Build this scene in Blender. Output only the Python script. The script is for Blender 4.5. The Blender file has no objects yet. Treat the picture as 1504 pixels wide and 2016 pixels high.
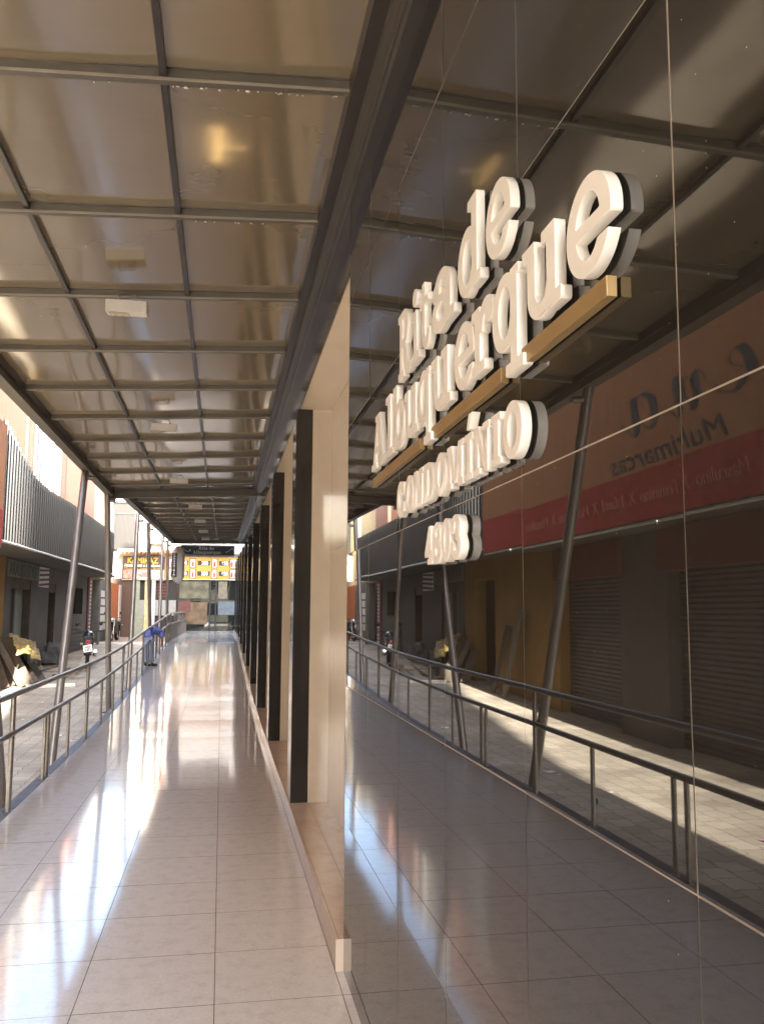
import bpy, bmesh, math, random
import numpy as np
from mathutils import Vector, Matrix
R = math.radians
random.seed(7)
S = bpy.context.scene
COL = S.collection

# ------------------------------------------------------------------ camera, sky, sun, exposure
CAMH = 1.75
cam_d = bpy.data.cameras.new('camera'); cam = bpy.data.objects.new('camera', cam_d); COL.objects.link(cam)
cam_d.sensor_fit = 'VERTICAL'; cam_d.sensor_height = 36.0; cam_d.lens = 1700 / 2016 * 36
cam_d.clip_start = 0.05; cam_d.clip_end = 1500
cam.matrix_world = (Matrix.Translation((0, 0, CAMH)) @ Matrix.Rotation(R(-10.396), 4, 'Z')
                    @ Matrix.Rotation(R(90 + 6.598), 4, 'X') @ Matrix.Rotation(R(0.3), 4, 'Z'))
S.camera = cam
SUN_D = Vector((-.13, 1.0, -.65)).normalized()
w = bpy.data.worlds.new('World'); S.world = w; w.use_nodes = True
nt = w.node_tree
sky = nt.nodes.new('ShaderNodeTexSky'); sky.sky_type = 'NISHITA'; sky.sun_disc = False
sky.sun_elevation = math.asin(-SUN_D.z); sky.sun_rotation = math.atan2(-SUN_D.x, -SUN_D.y)
sky.dust_density = 2.0
nt.links.new(sky.outputs[0], nt.nodes['Background'].inputs[0])
nt.nodes['Background'].inputs[1].default_value = 0.15
sd = bpy.data.lights.new('sun', 'SUN'); so = bpy.data.objects.new('sun', sd); COL.objects.link(so)
sd.energy = 5.0; sd.angle = R(0.5); sd.color = (1, .93, .82)
so.rotation_euler = SUN_D.to_track_quat('-Z', 'Y').to_euler(); so.location = (0, -20, 40)
S.view_settings.view_transform = 'Standard'; S.view_settings.look = 'None'
S.view_settings.exposure = 3.45; S.view_settings.gamma = 1.0
S.cycles.max_bounces = 10; S.cycles.glossy_bounces = 6; S.cycles.diffuse_bounces = 5
S.cycles.sample_clamp_indirect = 8.0; S.cycles.use_denoising = True

# ------------------------------------------------------------------ helpers
def interp(pts, y):
    if y <= pts[0][0]: return pts[0][1]
    for (a, b), (c, d) in zip(pts, pts[1:]):
        if y <= c: return b + (d - b) * (y - a) / (c - a)
    return pts[-1][1]
FZ = [(-30, 0), (12.5, 0), (14.5, .02), (16.5, .065), (18.5, .135), (30.5, .61), (31.8, .65), (33.5, .67), (47, .70)]
SZ = [(-60, -.2), (12, -.2), (16, -.15), (21, -.01), (25, .11), (32, .26), (39.4, .3), (48, .36)]
fz = lambda y: interp(FZ, y)
sz = lambda y: interp(SZ, y)

def mat(name, col, rough=.6, spec=.5, metal=0., ior=1.5, vary=.12, scale=6., bump=0., bscale=40., coat=0., dirt=None, dirt_scale=1.5, dirt_amt=.5, stretch=(1, 1, 1)):
    m = bpy.data.materials.new(name); m.use_nodes = True
    n = m.node_tree.nodes; l = m.node_tree.links
    b = n['Principled BSDF']
    b.inputs['Roughness'].default_value = rough; b.inputs['Metallic'].default_value = metal
    b.inputs['IOR'].default_value = ior; b.inputs['Specular IOR Level'].default_value = spec
    b.inputs['Coat Weight'].default_value = coat
    tc = n.new('ShaderNodeTexCoord'); mp = n.new('ShaderNodeMapping'); mp.inputs['Scale'].default_value = stretch
    l.new(tc.outputs['Object'], mp.inputs[0])
    nz = n.new('ShaderNodeTexNoise'); nz.inputs['Scale'].default_value = scale; nz.inputs['Detail'].default_value = 6
    l.new(mp.outputs[0], nz.inputs['Vector'])
    rp = n.new('ShaderNodeValToRGB')
    rp.color_ramp.elements[0].position = .25; rp.color_ramp.elements[1].position = .75
    rp.color_ramp.elements[0].color = (*[c * (1 - vary) for c in col], 1)
    rp.color_ramp.elements[1].color = (*[min(1, c * (1 + vary)) for c in col], 1)
    l.new(nz.outputs[0], rp.inputs[0]); out = rp.outputs[0]
    if dirt:
        n2 = n.new('ShaderNodeTexNoise'); n2.inputs['Scale'].default_value = dirt_scale; n2.inputs['Detail'].default_value = 8; n2.inputs['Roughness'].default_value = .7
        l.new(mp.outputs[0], n2.inputs['Vector'])
        r2 = n.new('ShaderNodeValToRGB'); r2.color_ramp.elements[0].position = .48; r2.color_ramp.elements[1].position = .68
        l.new(n2.outputs[0], r2.inputs[0])
        mu = n.new('ShaderNodeMath'); mu.operation = 'MULTIPLY'; mu.inputs[1].default_value = dirt_amt; l.new(r2.outputs[0], mu.inputs[0])
        mx = n.new('ShaderNodeMix'); mx.data_type = 'RGBA'
        l.new(mu.outputs[0], mx.inputs[0]); l.new(out, mx.inputs[6]); mx.inputs[7].default_value = (*dirt, 1); out = mx.outputs[2]
    l.new(out, b.inputs['Base Color'])
    if bump:
        n3 = n.new('ShaderNodeTexNoise'); n3.inputs['Scale'].default_value = bscale; n3.inputs['Detail'].default_value = 4
        l.new(mp.outputs[0], n3.inputs['Vector'])
        bp = n.new('ShaderNodeBump'); bp.inputs['Strength'].default_value = bump; bp.inputs['Distance'].default_value = .01
        l.new(n3.outputs[0], bp.inputs['Height']); l.new(bp.outputs[0], b.inputs['Normal'])
    return m

def dust(m, sc=38., thr=.045, col=(.5, .46, .4)):
    n = m.node_tree.nodes; l = m.node_tree.links; b = n['Principled BSDF']
    tc = n.new('ShaderNodeTexCoord'); v = n.new('ShaderNodeTexVoronoi'); v.inputs['Scale'].default_value = sc; l.new(tc.outputs['Object'], v.inputs['Vector'])
    sp = n.new('ShaderNodeSeparateColor'); l.new(v.outputs['Color'], sp.inputs[0])
    gt = n.new('ShaderNodeMath'); gt.operation = 'GREATER_THAN'; gt.inputs[1].default_value = .972; l.new(sp.outputs[0], gt.inputs[0])
    lt = n.new('ShaderNodeMath'); lt.operation = 'LESS_THAN'; lt.inputs[1].default_value = thr; l.new(v.outputs['Distance'], lt.inputs[0])
    mu = n.new('ShaderNodeMath'); mu.operation = 'MULTIPLY'; l.new(gt.outputs[0], mu.inputs[0]); l.new(lt.outputs[0], mu.inputs[1])
    old = b.inputs['Base Color'].links[0].from_socket
    mx = n.new('ShaderNodeMix'); mx.data_type = 'RGBA'; l.new(mu.outputs[0], mx.inputs[0]); l.new(old, mx.inputs[6]); mx.inputs[7].default_value = (*col, 1)
    l.new(mx.outputs[2], b.inputs['Base Color'])
    nz = n.new('ShaderNodeTexNoise'); nz.inputs['Scale'].default_value = 2.2; nz.inputs['Detail'].default_value = 7; l.new(tc.outputs['Object'], nz.inputs['Vector'])
    mr = n.new('ShaderNodeMapRange'); r0 = b.inputs['Roughness'].default_value
    mr.inputs[1].default_value = .45; mr.inputs[2].default_value = .8; mr.inputs[3].default_value = r0; mr.inputs[4].default_value = r0 + .008
    l.new(nz.outputs[0], mr.inputs[0]); l.new(mr.outputs[0], b.inputs['Roughness'])
class MB:
    def __init__(s): s.v = []; s.f = []; s.mi = []; s.sm = []
    def add(s, vs, fs, mi=0, smooth=False):
        o = len(s.v); s.v += [tuple(v) for v in vs]
        for f in fs: s.f.append([i + o for i in f]); s.mi.append(mi); s.sm.append(smooth)
        return s
    def box(s, x0, y0, z0, x1, y1, z1, mi=0):
        v = [(x0, y0, z0), (x1, y0, z0), (x1, y1, z0), (x0, y1, z0), (x0, y0, z1), (x1, y0, z1), (x1, y1, z1), (x0, y1, z1)]
        return s.add(v, [(0, 3, 2, 1), (4, 5, 6, 7), (0, 1, 5, 4), (1, 2, 6, 5), (2, 3, 7, 6), (3, 0, 4, 7)], mi)
    def beam(s, a, b, wx, wz, up=(0, 0, 1), mi=0):       # box section from a to b
        a = Vector(a); b = Vector(b); d = (b - a).normalized(); up = Vector(up)
        r = d.cross(up)
        if r.length < 1e-4: r = d.cross(Vector((1, 0, 0)))
        r.normalize(); u = r.cross(d).normalized()
        v = []
        for p in (a, b):
            for i, j in ((-1, -1), (1, -1), (1, 1), (-1, 1)): v.append(p + r * (i * wx / 2) + u * (j * wz / 2))
        return s.add(v, [(0, 1, 2, 3), (4, 7, 6, 5), (0, 4, 5, 1), (1, 5, 6, 2), (2, 6, 7, 3), (3, 7, 4, 0)], mi)
    def tube(s, pts, r, n=12, mi=0, cap=True, r2=None):
        pts = [Vector(p) for p in pts]; rings = []
        for i, p in enumerate(pts):
            d = (pts[min(i + 1, len(pts) - 1)] - pts[max(i - 1, 0)]).normalized()
            a = Vector((0, 0, 1)) if abs(d.z) < .9 else Vector((1, 0, 0))
            x = d.cross(a).normalized(); y = x.cross(d)
            rr = r if r2 is None else r + (r2 - r) * i / (len(pts) - 1)
            rings.append([p + x * (rr * math.cos(t)) + y * (rr * math.sin(t)) for t in [2 * math.pi * k / n for k in range(n)]])
        vs = [v for q in rings for v in q]; fs = []
        for i in range(len(pts) - 1):
            for k in range(n): fs.append((i * n + k, i * n + (k + 1) % n, (i + 1) * n + (k + 1) % n, (i + 1) * n + k))
        s.add(vs, fs, mi, True)
        if cap: s.add(rings[0], [tuple(range(n))], mi); s.add(rings[-1], [tuple(reversed(range(n)))], mi)
        return s
    def lathe(s, prof, n=20, center=(0, 0, 0), axis='Z', mi=0):
        vs = []; fs = []; c = Vector(center)
        for r, h in prof:
            for k in range(n):
                t = 2 * math.pi * k / n; a, b = r * math.cos(t), r * math.sin(t)
                p = {'Z': (a, b, h), 'X': (h, a, b), 'Y': (a, h, b)}[axis]
                vs.append(c + Vector(p))
        for i in range(len(prof) - 1):
            for k in range(n): fs.append((i * n + k, i * n + (k + 1) % n, (i + 1) * n + (k + 1) % n, (i + 1) * n + k))
        return s.add(vs, fs, mi, True)
    def prism(s, poly, y0, y1, axis='Y', mi=0):          # extrude polygon (a,b) along axis
        n = len(poly)
        def P(a, b, t): return {'Y': (a, t, b), 'X': (t, a, b), 'Z': (a, b, t)}[axis]
        vs = [P(a, b, y0) for a, b in poly] + [P(a, b, y1) for a, b in poly]
        fs = [tuple(range(n)), tuple(reversed(range(n, 2 * n)))] + [(i, i + n, (i + 1) % n + n, (i + 1) % n) for i in range(n)]
        return s.add(vs, fs, mi)
    def build(s, name, mats, parent=None, bevel=0., fix=True):
        me = bpy.data.meshes.new(name); me.from_pydata(s.v, [], s.f)
        if not isinstance(mats, (list, tuple)): mats = [mats]
        for m in mats: me.materials.append(m)
        me.polygons.foreach_set('material_index', s.mi); me.polygons.foreach_set('use_smooth', s.sm)
        if fix:
            bm = bmesh.new(); bm.from_mesh(me); bmesh.ops.recalc_face_normals(bm, faces=bm.faces)
            if bevel > 0:
                bmesh.ops.bevel(bm, geom=[e for e in bm.edges if len(e.link_faces) == 2 and e.calc_face_angle(0) > .6], offset=bevel, segments=2, affect='EDGES', profile=.5)
            bm.to_mesh(me); bm.free()
        o = bpy.data.objects.new(name, me); COL.objects.link(o)
        if parent: put(o, parent)
        return o

def put(o, parent):
    o.parent = parent
    if parent.parent is None: o.matrix_parent_inverse = Matrix.Translation(-parent.location) if parent.type == 'EMPTY' and parent.rotation_euler.z == 0 else Matrix()
    else: o.matrix_parent_inverse = Matrix()
def thing(name, label, cat, loc=(0, 0, 0), group=None):
    o = bpy.data.objects.new(name, None); COL.objects.link(o); o.location = loc; o.empty_display_size = .1
    return tag(o, label, cat, group)
def tag(o, label, cat, group=None):
    o['label'] = label; o['category'] = cat
    if group: o['group'] = group
    return o
def struct(o): o['kind'] = 'structure'; return o
def copy_thing(src, loc, rotz=0., label=None):
    def cp(o, par):
        c = o.copy(); COL.objects.link(c)
        if par: c.parent = par; c.matrix_parent_inverse = o.matrix_parent_inverse.copy()
        for ch in [k for k in COL.objects if k.parent == o]: cp(ch, c)
        return c
    c = cp(src, None); c.location = loc; c.rotation_euler = (0, 0, rotz)
    if label: c['label'] = label
    return c

def text(name, body, size, m, parent, loc, face, ext=.002, align='CENTER', shear=0., width=None, bold=0.):
    c = bpy.data.curves.new(name, 'FONT'); c.body = body; c.size = size; c.extrude = ext; c.align_x = align; c.shear = shear; c.offset = bold
    t = bpy.data.objects.new(name, c)
    me = bpy.data.meshes.new_from_object(t); bpy.data.objects.remove(t); bpy.data.curves.remove(c)
    if width:
        xs = [v.co.x for v in me.vertices]; k = width / max(1e-6, max(xs) - min(xs))
        for v in me.vertices: v.co.x *= k
    me.materials.clear(); me.materials.append(m); me.name = name
    rot = {'-Y': Matrix.Rotation(R(90), 4, 'X'), '+X': Matrix.Rotation(R(90), 4, 'Z') @ Matrix.Rotation(R(90), 4, 'X'), '-X': Matrix.Rotation(R(-90), 4, 'Z') @ Matrix.Rotation(R(90), 4, 'X')}[face] if isinstance(face, str) else face
    me.transform(Matrix.Translation(loc) @ rot)
    o = bpy.data.objects.new(name, me); COL.objects.link(o)
    if parent: put(o, parent)
    return o

# ------------------------------------------------------------------ materials
M = {}
M['tile_floor'] = mat('polished_floor_tile', (.69, .68, .66), .085, ior=1.39, vary=.08, scale=60, dirt=(.42, .385, .35), dirt_scale=11, dirt_amt=.33)
M['grout'] = mat('grout', (.13, .11, .10), .8)
M['kerb'] = mat('dark_kerb', (.10, .10, .105), .5, vary=.2)
M['black_tile'] = mat('black_glossy_tile', (.020, .018, .015), .010, ior=1.60, vary=.25, scale=60)
dust(M['black_tile'])
M['pale_joint'] = mat('pale_joint', (.50, .43, .36), .7)
M['granite'] = mat('black_granite', (.016, .017, .018), .10, ior=1.7, vary=.5, scale=160)
M['beige'] = mat('beige_glossy_tile', (.61, .525, .41), .06, ior=1.55, vary=.05, scale=9)
M['beige_ledge'] = mat('beige_ledge_stone', (.60, .50, .41), .16, vary=.06, scale=12, dirt=(.3, .2, .14), dirt_scale=4, dirt_amt=.25)
M['bronze'] = mat('bronze_paint', (.095, .083, .066), .42, vary=.12, dirt=(.2, .18, .15), dirt_scale=5, dirt_amt=.2)
M['profile'] = mat('dark_profile_paint', (.075, .063, .05), .38, vary=.15)
M['lipb'] = mat('worn_bronze_edge', (.27, .24, .19), .35)  # paler bronze that paints the bevel highlight on the rafters' lower edge
M['dark_bronze'] = mat('dark_bronze_paint', (.032, .026, .021), .35, vary=.2)
M['steel'] = mat('brushed_steel', (.30, .285, .265), .34, metal=.85, vary=.15, scale=25)
M['pole'] = mat('grey_painted_pole', (.21, .195, .18), .34, metal=.45, vary=.12)
M['white_letter'] = mat('cream_letter_paint', (.90, .86, .78), .38, vary=.03, coat=.2)
M['gold'] = mat('gold_bar_metal', (.42, .29, .125), .4, metal=.5, vary=.08)
M['black'] = mat('matt_black', (.012, .012, .013), .5)
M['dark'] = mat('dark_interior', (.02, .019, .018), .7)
M['white'] = mat('white_paint', (.75, .74, .71), .55, dirt=(.45, .4, .33), dirt_scale=2, dirt_amt=.4)
M['grey_wall'] = mat('grey_plaster', (.115, .108, .098), .8, vary=.1, bump=.15, dirt=(.06, .055, .05), dirt_scale=1.3, dirt_amt=.55)
M['yellow_wall'] = mat('ochre_plaster', (.30, .165, .035), .8, vary=.12, dirt=(.22, .13, .05), dirt_scale=1.6, dirt_amt=.5)
M['pink_wall'] = mat('salmon_plaster', (.46, .215, .14), .8, vary=.1, bump=.1, dirt=(.42, .26, .19), dirt_scale=1.2, dirt_amt=.5)
M['cream_wall'] = mat('cream_plaster', (.60, .48, .28), .8, vary=.15, dirt=(.42, .32, .19), dirt_scale=1.1, dirt_amt=.7)
M['old_white'] = mat('old_white_plaster', (.74, .70, .62), .85, vary=.1, dirt=(.4, .36, .3), dirt_scale=1.4, dirt_amt=.5)
M['orange'] = mat('orange_panel', (.42, .11, .03), .5)
M['red'] = mat('red_banner', (.15, .016, .013), .7, spec=.15, vary=.15)
M['redbrown'] = mat('terracotta_banner', (.175, .078, .036), .7, spec=.15, vary=.12, stretch=(1, 3, .4), dirt=(.11, .055, .03), dirt_scale=1.2, dirt_amt=.5)
M['maroon'] = mat('maroon_valance', (.17, .04, .03), .7)
M['shutter'] = mat('rolling_shutter_steel', (.085, .075, .068), .5, metal=.3, vary=.25, stretch=(1, 1, 4))
M['corr'] = mat('grey_corrugated_sheet', (.036, .036, .036), .40, metal=.0, vary=.12, dirt=(.05, .047, .043), dirt_scale=1., dirt_amt=.5)
M['lip'] = mat('white_sheet_edge', (.62, .60, .56), .5)
M['soffit'] = mat('grey_soffit', (.10, .095, .085), .8)
M['glass_dark'] = mat('dark_shop_glass', (.014, .018, .017), .02, ior=2.0)
M['wood'] = mat('plank_wood', (.20, .165, .125), .75, vary=.2, scale=5, stretch=(6, 6, 1))
M['wood_mid'] = mat('weathered_grey_wood', (.15, .12, .095), .8, vary=.25, scale=5)
M['wood_red'] = mat('reddish_wood_edge', (.15, .07, .042), .75, vary=.2)
M['wood_dark'] = mat('dark_wood', (.10, .075, .055), .75, vary=.3)
M['brown'] = mat('brown_wall', (.085, .05, .035), .7)
M['tyre'] = mat('tyre_rubber', (.015, .015, .016), .8)
M['chrome'] = mat('chrome', (.6, .6, .6), .15, metal=1.)
M['redlamp'] = mat('red_plastic', (.35, .015, .02), .2)
M['yellow'] = mat('yellow_sign', (.46, .27, .03), .5, vary=.06)
M['yellow_txt'] = mat('yellow_lettering', (.6, .46, .05), .5)
M['white_txt'] = mat('white_lettering', (.82, .82, .8), .5)
M['brown_board'] = mat('dark_brown_board', (.09, .05, .035), .5)
M['meat'] = mat('pinkish_food_print', (.55, .27, .22), .6, vary=.6, scale=9)
M['food'] = mat('pale_food_print', (.72, .64, .6), .6, vary=.3, scale=9)
M['bottle'] = mat('red_brown_bottle_print', (.26, .05, .03), .5, vary=.3)
M['blue_cloth'] = mat('blue_cotton', (.13, .17, .46), .85, vary=.2, scale=18)
M['jeans'] = mat('pale_denim', (.25, .30, .40), .9, vary=.2)
M['skin'] = mat('brown_skin', (.26, .14, .09), .6)
M['hair'] = mat('black_hair', (.012, .010, .009), .6)
M['tarp'] = mat('yellow_print_tarp', (.40, .30, .09), .6, vary=.3, scale=4, dirt=(.34, .12, .04), dirt_scale=5, dirt_amt=.9)
M['rag'] = mat('grey_rag', (.13, .13, .14), .9, vary=.4)
M['paper'] = mat('white_litter_paper', (.8, .8, .78), .8)
M['paper_pink'] = mat('pink_print_paper', (.7, .35, .5), .7, vary=.5, scale=40)
M['paper_blue'] = mat('blue_plastic_cup', (.12, .35, .55), .5)
M['script'] = mat('dark_brown_script', (.010, .007, .006), .6)
M['greenish'] = mat('pale_green_paint', (.27, .30, .24), .7)
M['counter'] = mat('pale_grey_panel', (.26, .275, .27), .5)
M['ac'] = mat('white_ac_casing', (.8, .79, .74), .45)
M['roof_tile'] = mat('orange_roof_tile', (.5, .2, .07), .8, vary=.3, scale=12)

def brick_mat(name, c1, c2, mortar, sc):
    m = bpy.data.materials.new(name); m.use_nodes = True; n = m.node_tree.nodes; l = m.node_tree.links
    b = n['Principled BSDF']; b.inputs['Roughness'].default_value = .85
    tc = n.new('ShaderNodeTexCoord'); mp = n.new('ShaderNodeMapping'); l.new(tc.outputs['Object'], mp.inputs[0])
    mp.inputs['Rotation'].default_value = (0, R(90), 0) if False else (R(90), 0, R(90))
    sx = n.new('ShaderNodeSeparateXYZ'); cx = n.new('ShaderNodeCombineXYZ'); l.new(tc.outputs['Object'], sx.inputs[0])
    l.new(sx.outputs[1], cx.inputs[0]); l.new(sx.outputs[2], cx.inputs[1])
    br = n.new('ShaderNodeTexBrick'); l.new(cx.outputs[0], br.inputs[0]); br.inputs['Scale'].default_value = sc
    br.inputs['Color1'].default_value = (*c1, 1); br.inputs['Color2'].default_value = (*c2, 1); br.inputs['Mortar'].default_value = (*mortar, 1)
    br.inputs['Mortar Size'].default_value = .03
    l.new(br.outputs[0], b.inputs['Base Color']); return m
M['brick'] = brick_mat('exposed_brick', (.33, .15, .09), (.26, .11, .07), (.38, .33, .27), 3.2)

def paver_mat():
    m = bpy.data.materials.new('street_pavers'); m.use_nodes = True; n = m.node_tree.nodes; l = m.node_tree.links
    b = n['Principled BSDF']; b.inputs['Roughness'].default_value = .85
    tc = n.new('ShaderNodeTexCoord'); mp = n.new('ShaderNodeMapping'); l.new(tc.outputs['Object'], mp.inputs[0])
    mp.inputs['Rotation'].default_value = (0, 0, R(90)); mp.inputs['Scale'].default_value = (1, 1, 1)
    nz = n.new('ShaderNodeTexNoise'); nz.inputs['Scale'].default_value = 7; nz.inputs['Detail'].default_value = 3; l.new(tc.outputs['Object'], nz.inputs[0])
    ad = n.new('ShaderNodeMix'); ad.data_type = 'RGBA'; ad.blend_type = 'LINEAR_LIGHT'; ad.inputs[0].default_value = .045
    l.new(mp.outputs[0], ad.inputs[6]); l.new(nz.outputs[1], ad.inputs[7])
    br = n.new('ShaderNodeTexBrick'); br.inputs['Scale'].default_value = 1; br.inputs['Brick Width'].default_value = .27; br.inputs['Row Height'].default_value = .215
    br.inputs['Mortar Size'].default_value = .006; br.inputs['Mortar Smooth'].default_value = .6; br.inputs['Bias'].default_value = 0
    br.inputs['Color1'].default_value = (.42, .375, .30, 1); br.inputs['Color2'].default_value = (.53, .475, .38, 1); br.inputs['Mortar'].default_value = (.2, .175, .14, 1)
    l.new(ad.outputs[2], br.inputs['Vector'])
    r1 = n.new('ShaderNodeMath'); r1.operation = 'SUBTRACT'; r1.inputs[0].default_value = 1.0; l.new(br.outputs['Fac'], r1.inputs[1])
    n4 = n.new('ShaderNodeTexNoise'); n4.inputs['Scale'].default_value = .8; n4.inputs['Detail'].default_value = 8; l.new(tc.outputs['Object'], n4.inputs[0])
    r4 = n.new('ShaderNodeValToRGB'); r4.color_ramp.elements[0].position = .35; r4.color_ramp.elements[1].position = .65
    r4.color_ramp.elements[0].color = (.62, .6, .58, 1); r4.color_ramp.elements[1].color = (1.05, 1.02, 1, 1); l.new(n4.outputs[0], r4.inputs[0])
    m2 = n.new('ShaderNodeMix'); m2.data_type = 'RGBA'; m2.blend_type = 'MULTIPLY'; m2.inputs[0].default_value = .8
    l.new(br.outputs['Color'], m2.inputs[6]); l.new(r4.outputs[0], m2.inputs[7])
    l.new(m2.outputs[2], b.inputs['Base Color'])
    bp = n.new('ShaderNodeBump'); bp.inputs['Strength'].default_value = .5; bp.inputs['Distance'].default_value = .012
    l.new(r1.outputs[0], bp.inputs['Height']); l.new(bp.outputs[0], b.inputs['Normal'])
    return m
M['paver'] = paver_mat()

def poly_mat():      # brown translucent twin-wall sheet: lets daylight through, glossy underside
    m = bpy.data.materials.new('bronze_polycarbonate'); m.use_nodes = True; n = m.node_tree.nodes; l = m.node_tree.links
    n.remove(n['Principled BSDF']); out = n['Material Output']
    tr = n.new('ShaderNodeBsdfTranslucent'); df = n.new('ShaderNodeBsdfDiffuse'); gl = n.new('ShaderNodeBsdfGlossy')
    tc = n.new('ShaderNodeTexCoord'); mp = n.new('ShaderNodeMapping'); l.new(tc.outputs['Object'], mp.inputs[0]); mp.inputs['Scale'].default_value = (.6, 9, 1)
    nz = n.new('ShaderNodeTexNoise'); nz.inputs['Scale'].default_value = 3; nz.inputs['Detail'].default_value = 4; l.new(mp.outputs[0], nz.inputs[0])
    rp = n.new('ShaderNodeValToRGB'); rp.color_ramp.elements[0].color = (.032, .021, .010, 1); rp.color_ramp.elements[1].color = (.055, .038, .019, 1)
    l.new(nz.outputs[0], rp.inputs[0]); l.new(rp.outputs[0], tr.inputs[0])
    oi = n.new('ShaderNodeObjectInfo'); mr = n.new('ShaderNodeMapRange'); l.new(oi.outputs['Random'], mr.inputs[0]); mr.inputs[3].default_value = .82; mr.inputs[4].default_value = 1.12
    ng = n.new('ShaderNodeTexNoise'); ng.inputs['Scale'].default_value = 1.1; ng.inputs['Detail'].default_value = 3; ng.inputs['Roughness'].default_value = .45; l.new(tc.outputs['Object'], ng.inputs[0])
    gr = n.new('ShaderNodeMapRange'); l.new(ng.outputs[0], gr.inputs[0]); gr.inputs[1].default_value = .35; gr.inputs[2].default_value = .7; gr.inputs[3].default_value = 1.12; gr.inputs[4].default_value = .88
    mm = n.new('ShaderNodeMath'); mm.operation = 'MULTIPLY'; l.new(mr.outputs[0], mm.inputs[0]); l.new(gr.outputs[0], mm.inputs[1])
    dc = n.new('ShaderNodeMix'); dc.data_type = 'RGBA'; dc.blend_type = 'MULTIPLY'; dc.inputs[0].default_value = 1; dc.inputs[6].default_value = (.29, .222, .125, 1); l.new(mm.outputs[0], dc.inputs[7]); l.new(dc.outputs[2], df.inputs[0])
    gl.inputs[0].default_value = (.95, .92, .88, 1); gl.inputs['Roughness'].default_value = .10
    gl.inputs['Anisotropy'].default_value = 0.0
    fr = n.new('ShaderNodeFresnel'); fr.inputs[0].default_value = 2.7
    wv = n.new('ShaderNodeTexWave'); wv.inputs['Scale'].default_value = 24; wv.bands_direction = 'Y'; l.new(tc.outputs['Object'], wv.inputs[0])
    bp = n.new('ShaderNodeBump'); bp.inputs['Strength'].default_value = .015; bp.inputs['Distance'].default_value = .002
    l.new(wv.outputs[0], bp.inputs['Height']); l.new(bp.outputs[0], gl.inputs['Normal'])
    a = n.new('ShaderNodeMixShader'); a.inputs[0].default_value = .5; l.new(tr.outputs[0], a.inputs[1]); l.new(df.outputs[0], a.inputs[2])
    b = n.new('ShaderNodeMixShader'); l.new(fr.outputs[0], b.inputs[0]); l.new(a.outputs[0], b.inputs[1]); l.new(gl.outputs[0], b.inputs[2])
    l.new(b.outputs[0], out.inputs[0]); return m
M['poly'] = poly_mat()
def glow_mat(name, col, st):
    m = bpy.data.materials.new(name); m.use_nodes = True; b = m.node_tree.nodes['Principled BSDF']
    b.inputs['Emission Color'].default_value = (*col, 1); b.inputs['Emission Strength'].default_value = st; return m
M['glow'] = glow_mat('lit_lamp', (1, .9, .66), 7)  # emission of the added emitter above the near canopy panel

# ================================================================== SETTING
# street: paved sheet, sampled along its rise
ys = [-260, -60, -20, 0, 6, 12, 16, 21, 25, 32, 39.4]
mb = MB()
v = []; f = []
for i, y in enumerate(ys): v += [(-120, y, sz(y)), (-1.86, y, sz(y))]
for i in range(len(ys) - 1): f.append((2 * i, 2 * i + 1, 2 * i + 3, 2 * i + 2))
mb.add(v, f); struct(mb.build('street', M['paver']))
mb = MB(); mb.box(-120, 39.4, -.4, -1.86, 46.6, .40)
struct(mb.build('pavement', mat('reddish_pavement', (.30, .22, .18), .8, vary=.2, scale=3)))
mb = MB(); mb.box(-8, 39.25, -.4, -1.9, 39.396, .395)
struct(mb.build('kerb', M['white']))
mb = MB(); mb.add([(-300, -300, -.45), (300, -300, -.45), (300, 300, -.45), (-300, 300, -.45)], [(0, 1, 2, 3)])
struct(mb.build('ground', mat('earth', (.2, .17, .13), .9)))

# walkway: individually laid polished tiles over a grout bed
def laid(t):  # floor height along the joints
    return fz(t)
mb = MB(); xs = [-1.76, -1.2, -.6, .012, .592, .64]
rows = [4.16 + .6 * k for k in range(-32, 71)]
g = .0022
for x0, x1 in zip(xs, xs[1:]):
    for y0, y1 in zip(rows, rows[1:]):
        if y0 > 46.2: continue
        t1 = random.gauss(0, .0011); t2 = random.gauss(0, .0011)
        dx, dy = (x1 - x0) / 2, .3
        q = []
        for sx_, yy in ((-1, y0 + g), (1, y0 + g), (1, y1 - g), (-1, y1 - g)):
            xx = (x0 + g) if sx_ < 0 else (x1 - g)
            q.append((xx, yy, laid(yy) + t1 * sx_ * dx + t2 * (1 if yy > y0 + .3 else -1) * dy))
        mb.add(q, [(0, 1, 2, 3)])
# grout bed and outer edge
FY = [-15, 12.5, 14.5, 16.5, 18.5, 30.5, 31.8, 33.5, 46.4]
for y0, y1 in zip(FY, FY[1:]):
    mb.add([(-1.76, y0, laid(y0) - .003), (.64, y0, laid(y0) - .003), (.64, y1, laid(y1) - .003), (-1.76, y1, laid(y1) - .003)], [(0, 1, 2, 3)], 1)
struct(mb.build('walkway', [M['tile_floor'], M['grout']], fix=False))
mb = MB()
for y0, y1 in zip(FY, FY[1:]):
    mb.add([(x, y, z) for y in (y0, y1) for x, z in ((-1.88, laid(y) - .012), (-1.762, laid(y) - .002), (-1.762, -.6), (-1.88, -.6))],
           [(0, 1, 5, 4), (3, 0, 4, 7), (1, 2, 6, 5)])
struct(mb.build('walkway_edge', M['kerb'], fix=False))

# ================================================================== CONDOMINIUM (right side)
XW = .63
cb = thing('condominium_building', 'tall condominium with black mirror tiled ground floor and beige niches between black pillars', 'building', (3, 10, 0))
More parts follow.
